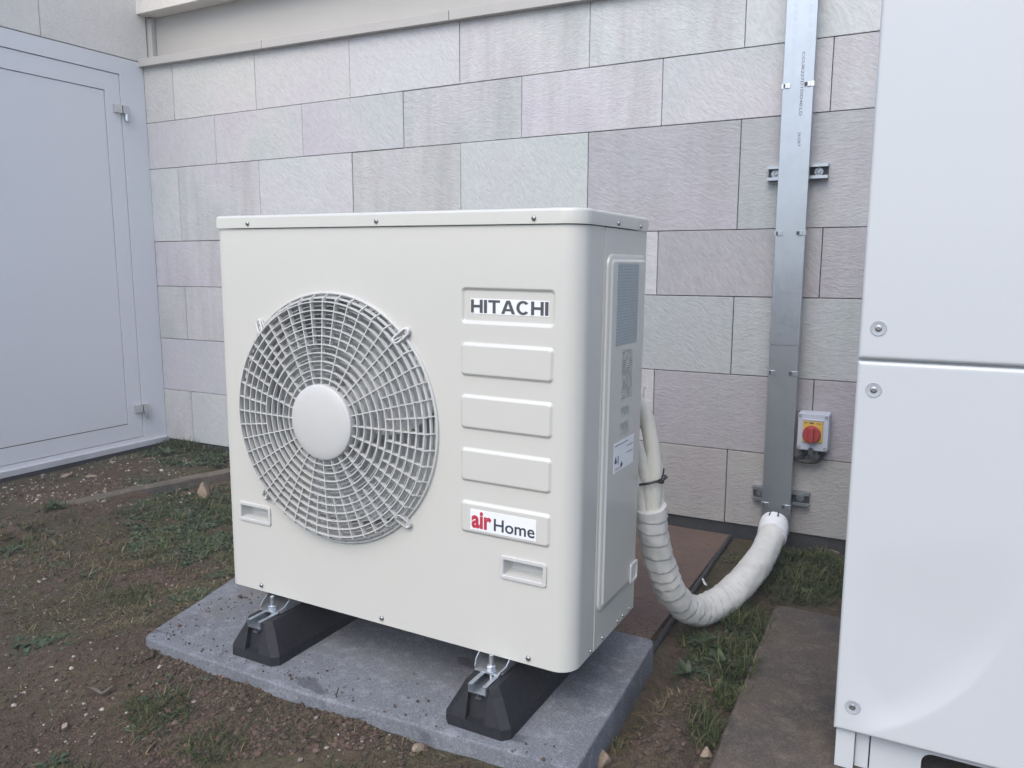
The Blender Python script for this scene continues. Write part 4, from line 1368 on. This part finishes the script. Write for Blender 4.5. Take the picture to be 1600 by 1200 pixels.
for x, y in pick(9000, -80, 1000, 880, 1320, -0.25, 4): cl.append((x, y, min(0.006, 0.0009 + 0.0010 * random.expovariate(1.0)), 0.2))
for x, y in pick(4500, 230, 900, 1010, 1200, -1): cl.append((x, y, min(0.007, 0.0010 + 0.0012 * random.expovariate(1.0)), 0.25))
for x, y in pick(1600, -20, 360, 740, 910, -0.3, 4): cl.append((x, y, min(0.009, 0.002 + 0.002 * random.expovariate(1.0)), 0.2))
for x, y in pick(1500, 930, 1120, 1040, 1240, -1): cl.append((x, y, min(0.008, 0.0011 + 0.0011 * random.expovariate(1.0)), 0.25))
scatter('soil_clods', cl, 'clod', 'loose brown crumbs of soil around the concrete slab', 'soil')
cr = []
while len(cr) < 420:
    x = random.uniform(-0.25, 0.82); y = random.choice((random.gauss(-0.095, 0.02), random.gauss(-0.08, 0.06)))
    if random.random() < 0.3: x = -0.16 - 0.29 * (y + 0.115) + abs(random.gauss(0, 0.05)); y = random.uniform(-0.1, 0.3)
    if y < -0.108 or x < -0.135 - 0.29 * (y + 0.115): continue
    cr.append((x, y, 0.0006 + 0.0007 * random.expovariate(1.0), ))
vv, ff = [], []
for x, y, q in cr:
    v, f = random.choice(LUMPS); b = len(vv)
    vv += [(x + p.x * q, y + p.y * q, ZS + 0.0005 + q * 0.5 + p.z * q * 0.7) for p in v]; ff += [tuple(i + b for i in t) for t in f]
tag(obj('soil_crumbs', (vv, [], ff), 'clod'), 'fine soil crumbs scattered over the edge of the concrete slab', 'soil', kind='stuff')
pb = []
for x, y in pick(620, -20, 300, 700, 800, -0.35, 6): pb.append((x, y, min(0.010, 0.0016 + 0.0017 * random.expovariate(1.0)), 0.3))
for x, y in pick(330, -60, 640, 900, 1220, -0.3, 5): pb.append((x, y, min(0.007, 0.0011 + 0.0011 * random.expovariate(1.0)), 0.3))
scatter('gravel', pb, 'pebble', 'small pale pebbles strewn on the soil by the door and in front', 'gravel')

def rock(u, v, r, label, flat=0.7, z=None, wedge=False, seed=1):
    p = gp(u, v, 0.01)
    bm = bmesh.new(); bmesh.ops.create_icosphere(bm, subdivisions=3, radius=1)
    rnd = random.Random(seed)
    planes = [(Vector((rnd.gauss(0, 1), rnd.gauss(0, 1), rnd.gauss(0, 1))).normalized(), rnd.uniform(0.45, 0.8)) for _ in range(11)]
    for q in bm.verts:
        for n_, d in planes:
            e = q.co.dot(n_) - d
            if e > 0: q.co -= n_ * e * 0.92
        q.co *= 1 + 0.05 * noise.noise(q.co * 4 + Vector((seed, 0, 0)))
        q.co = Vector((q.co.x * r, q.co.y * r * 0.8, q.co.z * r * flat))
        if wedge: q.co.x *= 1 - 0.5 * (q.co.z / (r * flat) + 1) / 2
    o = obj('rock', bm, 'rock', smooth=30)
    o.location = (p.x, p.y, (gh(p.x, p.y) if z is None else z) + r * flat * 0.35)
    o.rotation_euler = (0, 0, rnd.uniform(0, 6))
    return tag(o, label, 'rock', 'rocks lying on the soil')
rock(943, 1186, 0.021, 'angular tan rock in the grass at the near right corner of the slab', 1.0, seed=5)
rock(500, 1092, 0.024, 'tan rock against the front edge of the concrete slab', 0.6, seed=8)
rock(318, 772, 0.038, 'pointed beige stone standing by the kerb edging', 1.2, wedge=True, seed=12)
rock(104, 749, 0.030, 'flat pale stone on the gravel strip near the door sill', 0.45, seed=14)
rock(143, 750, 0.024, 'thin pale stone fragment beside the flat stone on the gravel', 0.35, seed=15)
rock(101, 1128, 0.011, 'small pale stone on bare soil at the lower left', 0.8, seed=18)
rock(655, 1190, 0.014, 'rounded stone near the front edge of the slab at the bottom edge', 0.7, seed=21)
rock(1105, 1168, 0.018, 'brown stone between the spoil heap and the old pad', 0.7, seed=23)
rock(1305, 858, 0.035, 'grey stone at the foot of the wall below the switch', 0.5, seed=26)
rock(1268, 846, 0.030, 'low grey stone by the wall right of the duct', 0.45, seed=27)

# ------------------------------------------------------------------ grass and weeds
def blade(vv, ff, x, y, z, h, w, az, lean, curl):
    d = Vector((math.cos(az), math.sin(az), 0)); s = Vector((-d.y, d.x, 0))
    p0 = Vector((x, y, z)); b = len(vv)
    n = 3
    ang = lean; p = p0
    for k in range(n):
        ww = w * (1 - 0.25 * k)
        vv.append(tuple(p - s * ww)); vv.append(tuple(p + s * ww))
        p = p + (d * math.sin(ang) + Vector((0, 0, 1)) * math.cos(ang)) * (h / n)
        ang = min(ang + curl, 1.75)
        if p.z < z + 0.002 and k > 0: p.z = z + 0.002
    vv.append(tuple(p))
    for k in range(n - 1): ff.append((b + 2 * k, b + 2 * k + 1, b + 2 * k + 3, b + 2 * k + 2))
    ff.append((b + 2 * n - 2, b + 2 * n - 1, b + 2 * n))
def grass(name, patches, m, label):
    vv, ff = [], []
    for (u, v, rx, ry, n, h, wd, lean) in patches:
        c = gp(u, v)
        k = 0; done = 0
        while done < n and k < n * 6:
            k += 1
            a = random.uniform(0, 6.283); q = math.sqrt(random.random())
            x, y = c.x + rx * q * math.cos(a), c.y + ry * q * math.sin(a)
            if blocked(x, y, -0.004): continue
            if noise.noise((x * 16, y * 16, 2.2)) < -0.12: continue
            done += 1
            blade(vv, ff, x, y, gh(x, y) - 0.003, h * random.uniform(0.45, 1.25) * (1.1 - 0.4 * q), wd * random.uniform(0.7, 1.3), random.uniform(0, 6.283), abs(random.gauss(lean, 0.35)), random.uniform(0.1, 0.75))
    o = obj(name, (vv, [], ff), m)
    return tag(o, label, 'grass', kind='stuff')
random.seed(21)
green = [(150, 900, 0.80, 0.36, 8500, 0.017, 0.0011, 0.9), (320, 820, 0.42, 0.32, 6500, 0.024, 0.0013, 0.9), (290, 705, 0.40, 0.20, 2200, 0.03, 0.0017, 0.8), (260, 1100, 0.30, 0.12, 1200, 0.014, 0.0009, 0.9), (1180, 960, 0.12, 0.30, 1500, 0.025, 0.0015, 0.9), 
    (300, 700, 0.30, 0.16, 900, 0.060, 0.0024, 0.5), (350, 790, 0.30, 0.20, 1500, 0.045, 0.0020, 0.7), (300, 860, 0.22, 0.15, 900, 0.035, 0.0017, 0.8),
    (30, 850, 0.16, 0.10, 260, 0.040, 0.0020, 0.8), (90, 810, 0.06, 0.04, 90, 0.05, 0.002, 0.6), (220, 800, 0.16, 0.08, 400, 0.035, 0.0018, 0.7),
    (255, 1120, 0.075, 0.055, 420, 0.042, 0.0013, 0.85), (330, 1175, 0.07, 0.05, 240, 0.045, 0.0013, 0.8), (200, 930, 0.10, 0.06, 350, 0.035, 0.0014, 0.8),
    (550, 1115, 0.055, 0.035, 210, 0.048, 0.0014, 0.8), (640, 1140, 0.05, 0.03, 90, 0.03, 0.0014, 0.9), (110, 1195, 0.05, 0.04, 110, 0.028, 0.0012, 0.8),
    (500, 1210, 0.10, 0.04, 240, 0.03, 0.0012, 0.9), (900, 1190, 0.035, 0.03, 120, 0.030, 0.0012, 0.7), (935, 1150, 0.05, 0.04, 160, 0.034, 0.0011, 0.9),
    (1245, 900, 0.16, 0.20, 2200, 0.050, 0.0020, 0.75), (1300, 880, 0.20, 0.22, 1500, 0.050, 0.0020, 0.75), (1160, 990, 0.075, 0.14, 850, 0.060, 0.0022, 0.55),
    (1150, 1060, 0.045, 0.12, 500, 0.060, 0.0018, 0.5), (1115, 1010, 0.08, 0.10, 420, 0.040, 0.0020, 0.7), (1100, 1150, 0.028, 0.06, 180, 0.070, 0.0016, 0.4), (1150, 880, 0.06, 0.14, 160, 0.03, 0.0018, 0.8)]
grass('green_grass', green, 'grass', 'patchy green grass growing on the soil around the units')
drys = [(150, 900, 0.75, 0.32, 9000, 0.016, 0.0012, 1.0), (330, 1130, 0.45, 0.10, 2200, 0.014, 0.0009, 1.1), (60, 1120, 0.35, 0.18, 2200, 0.014, 0.0009, 1.1), (180, 870, 0.50, 0.20, 5200, 0.034, 0.0015, 1.15), (80, 960, 0.36, 0.17, 3600, 0.028, 0.0012, 1.2), (220, 960, 0.2, 0.12, 1400, 0.03, 0.0012, 1.1), (240, 1130, 0.16, 0.09, 420, 0.040, 0.0011, 1.2), (100, 1150, 0.28, 0.12, 260, 0.03, 0.0010, 1.4),
        (400, 1150, 0.22, 0.06, 260, 0.035, 0.0011, 1.3), (600, 1180, 0.18, 0.04, 260, 0.035, 0.0011, 1.2), (925, 1170, 0.06, 0.05, 260, 0.042, 0.0010, 1.0), (1020, 1130, 0.07, 0.07, 300, 0.040, 0.0010, 1.2),
        (1160, 1010, 0.06, 0.12, 160, 0.05, 0.0010, 0.8), (250, 720, 0.30, 0.12, 200, 0.035, 0.0016, 1.2), (1120, 890, 0.10, 0.2, 160, 0.03, 0.0014, 1.3)]
grass('dry_grass', drys, 'dry', 'dry straw-coloured grass lying over the soil')

def leafy(name, pts_, lengths, width, upright, m, label, cat, kind=None, group=None):
    """broad leaves, each folded along its midrib and arching over"""
    vv, ff = [], []
    for (x, y, z, n, rad) in pts_:
        for k in range(n):
            az = random.uniform(0, 6.283)
            L_ = random.uniform(*lengths); w = width * L_ * random.uniform(0.8, 1.2)
            d = Vector((math.cos(az), math.sin(az), 0)); s = Vector((-d.y, d.x, 0))
            ang = random.gauss(upright, 0.25); p = Vector((x, y, z)) + d * rad * random.random()
            b = len(vv); N = 5
            for i in range(N + 1):
                t = i / N
                ww = w * math.sin(PI * (0.08 + 0.92 * t) ** 0.8) * 0.5
                up_v = d * -math.cos(ang) + Vector((0, 0, math.sin(ang)))
                vv.append(tuple(p - s * ww + up_v * ww * 0.35)); vv.append(tuple(p)); vv.append(tuple(p + s * ww + up_v * ww * 0.35))
                p = p + (d * math.sin(ang) + Vector((0, 0, math.cos(ang)))) * (L_ / N)
                ang += 0.22
            for i in range(N):
                a = b + i * 3
                ff.append((a, a + 1, a + 4, a + 3)); ff.append((a + 1, a + 2, a + 5, a + 4))
    o = obj(name, (vv, [], ff), m, smooth=True)
    return tag(o, label, cat, group, kind)
random.seed(31)
pl = []
for (u0, u1, v0, v1, n) in ((225, 356, 690, 738, 380), (200, 362, 755, 870, 620), (280, 362, 800, 910, 260), (1085, 1190, 985, 1075, 110), (1210, 1310, 870, 930, 70), (20, 120, 830, 890, 25), (200, 330, 1085, 1160, 12), (20, 120, 1000, 1030, 26), (230, 330, 930, 960, 20)):
    for x, y in pick(n, u0, u1, v0, v1, -0.3, 7, 0.01): pl.append((x, y, gh(x, y) - 0.002, random.randint(5, 9), 0.016))
leafy('ground_cover', pl, (0.007, 0.019), 0.45, 0.75, 'leaf', 'low green leafy ground cover in the corner and beside the slabs', 'plants', 'stuff')
weeds = [
    (262, 722, 16, 0.075, 'grey-green bushy weed in the corner below the lower door hinge', 0.55), (322, 705, 18, 0.085, 'dark green weed at the foot of the stone wall left of the cream unit', 0.5),
    (88, 808, 14, 0.060, 'bright rosette weed at the near end of the kerb edging', 0.8), (15, 865, 12, 0.055, 'green broad-leaved weed at the left edge on the soil', 0.9),
    (80, 735, 9, 0.045, 'small green weed under the door sill', 0.6), (135, 905, 9, 0.04, 'small pale weed left of the slab in dry grass', 0.8), (54, 1012, 14, 0.045, 'flat grey-green rosette weed on the soil at the left', 1.15),
    (527, 1093, 8, 0.036, 'small leafy weed beside the tan rock at the slab edge', 0.7), (607, 1125, 9, 0.035, 'green weed at the slab edge in front of the cream unit', 0.8), (688, 1142, 8, 0.030, 'small weed by the foot under the lettered end', 0.7),
    (1100, 1015, 16, 0.060, 'leafy green weed below the loop of the pipe bundle', 0.75), (1130, 1045, 16, 0.065, 'leafy green weed against the old pad edge', 0.7), (1075, 1060, 12, 0.05, 'dark weed beside the spoil heap right of the slab', 0.8),
    (80, 1190, 10, 0.035, 'pale green weed at the bottom left corner', 0.9)]
for u, v, n, ln, lb, upr in weeds:
    p = gp(u, v)
    o = leafy('weed', [(0, 0, 0, n + 8, 0.012)], (ln * 0.4, ln * 0.85), 0.34, upr, 'leaf', lb, 'weed', group='weeds on the soil')
    o.location = (p.x, p.y, gh(p.x, p.y) - 0.002)
# a bent stalk and a twig lying on the soil
for P, nm, lb, r in (([gp(526, 1140), gp(526, 1140) + Vector((0.002, 0.0, 0.028)), gp(526, 1140) + Vector((0.012, -0.004, 0.050))], 'grass_stalk', 'single bent straw stalk in the soil in front of the tan rock', 0.0013),
                     ([gp(145, 1088, 0.01), gp(160, 1091, 0.012), gp(178, 1086, 0.012)], 'twig', 'dark twig lying on bare soil in front of the slab corner', 0.004),
                     ([gp(1098, 905, 0.02), gp(1101, 912, 0.025), gp(1104, 915, 0.02)], 'plastic_scrap', 'short pale plastic scrap on the soil behind the pipe bundle', 0.003),
                     ([gp(0, 1083, 0.008), gp(20, 1082, 0.010), gp(36, 1083, 0.008)], 'straw', 'pale straw lying on the soil at the left edge', 0.0012)):
    c = (P[0] + P[-1]) / 2; c.z = 0
    bm = bmesh.new(); tube(bm, [q - c + Vector((0, 0, gh(q.x, q.y))) for q in spline(P, 10)], r, 6)
    o = obj(nm, bm, 'dry' if nm in ('grass_stalk', 'straw') else ('kerb' if nm == 'twig' else 'pvc'), smooth=60)
    o.location = c
    tag(o, lb, {'grass_stalk': 'stalk', 'twig': 'twig', 'straw': 'straw', 'plastic_scrap': 'scrap'}[nm])

# ------------------------------------------------------------------ thin haze volume added to imitate veil on the lens
bm = bmesh.new(); box(bm, -960, 960, -960, 960, -1.1, 2.75)
hz = obj('lens_veil_haze', bm); tag(hz, kind='stuff')
hm = bpy.data.materials.new('lens_veil_haze'); hm.use_nodes = True; nt = hm.node_tree; nt.nodes.clear()
pv = nt.nodes.new('ShaderNodeVolumePrincipled')
pv.inputs['Density'].default_value = 0.012
pv.inputs['Color'].default_value = (0.97, 0.97, 1.0, 1)
ou = nt.nodes.new('ShaderNodeOutputMaterial'); nt.links.new(pv.outputs[0], ou.inputs['Volume'])
hz.data.materials.append(hm)

# ------------------------------------------------------------------ to real metres
for o in list(sc.objects):
    if o.parent is None and o.type not in ('CAMERA', 'LIGHT'):
        o.location = o.location * S
        o.scale = (S, S, S)
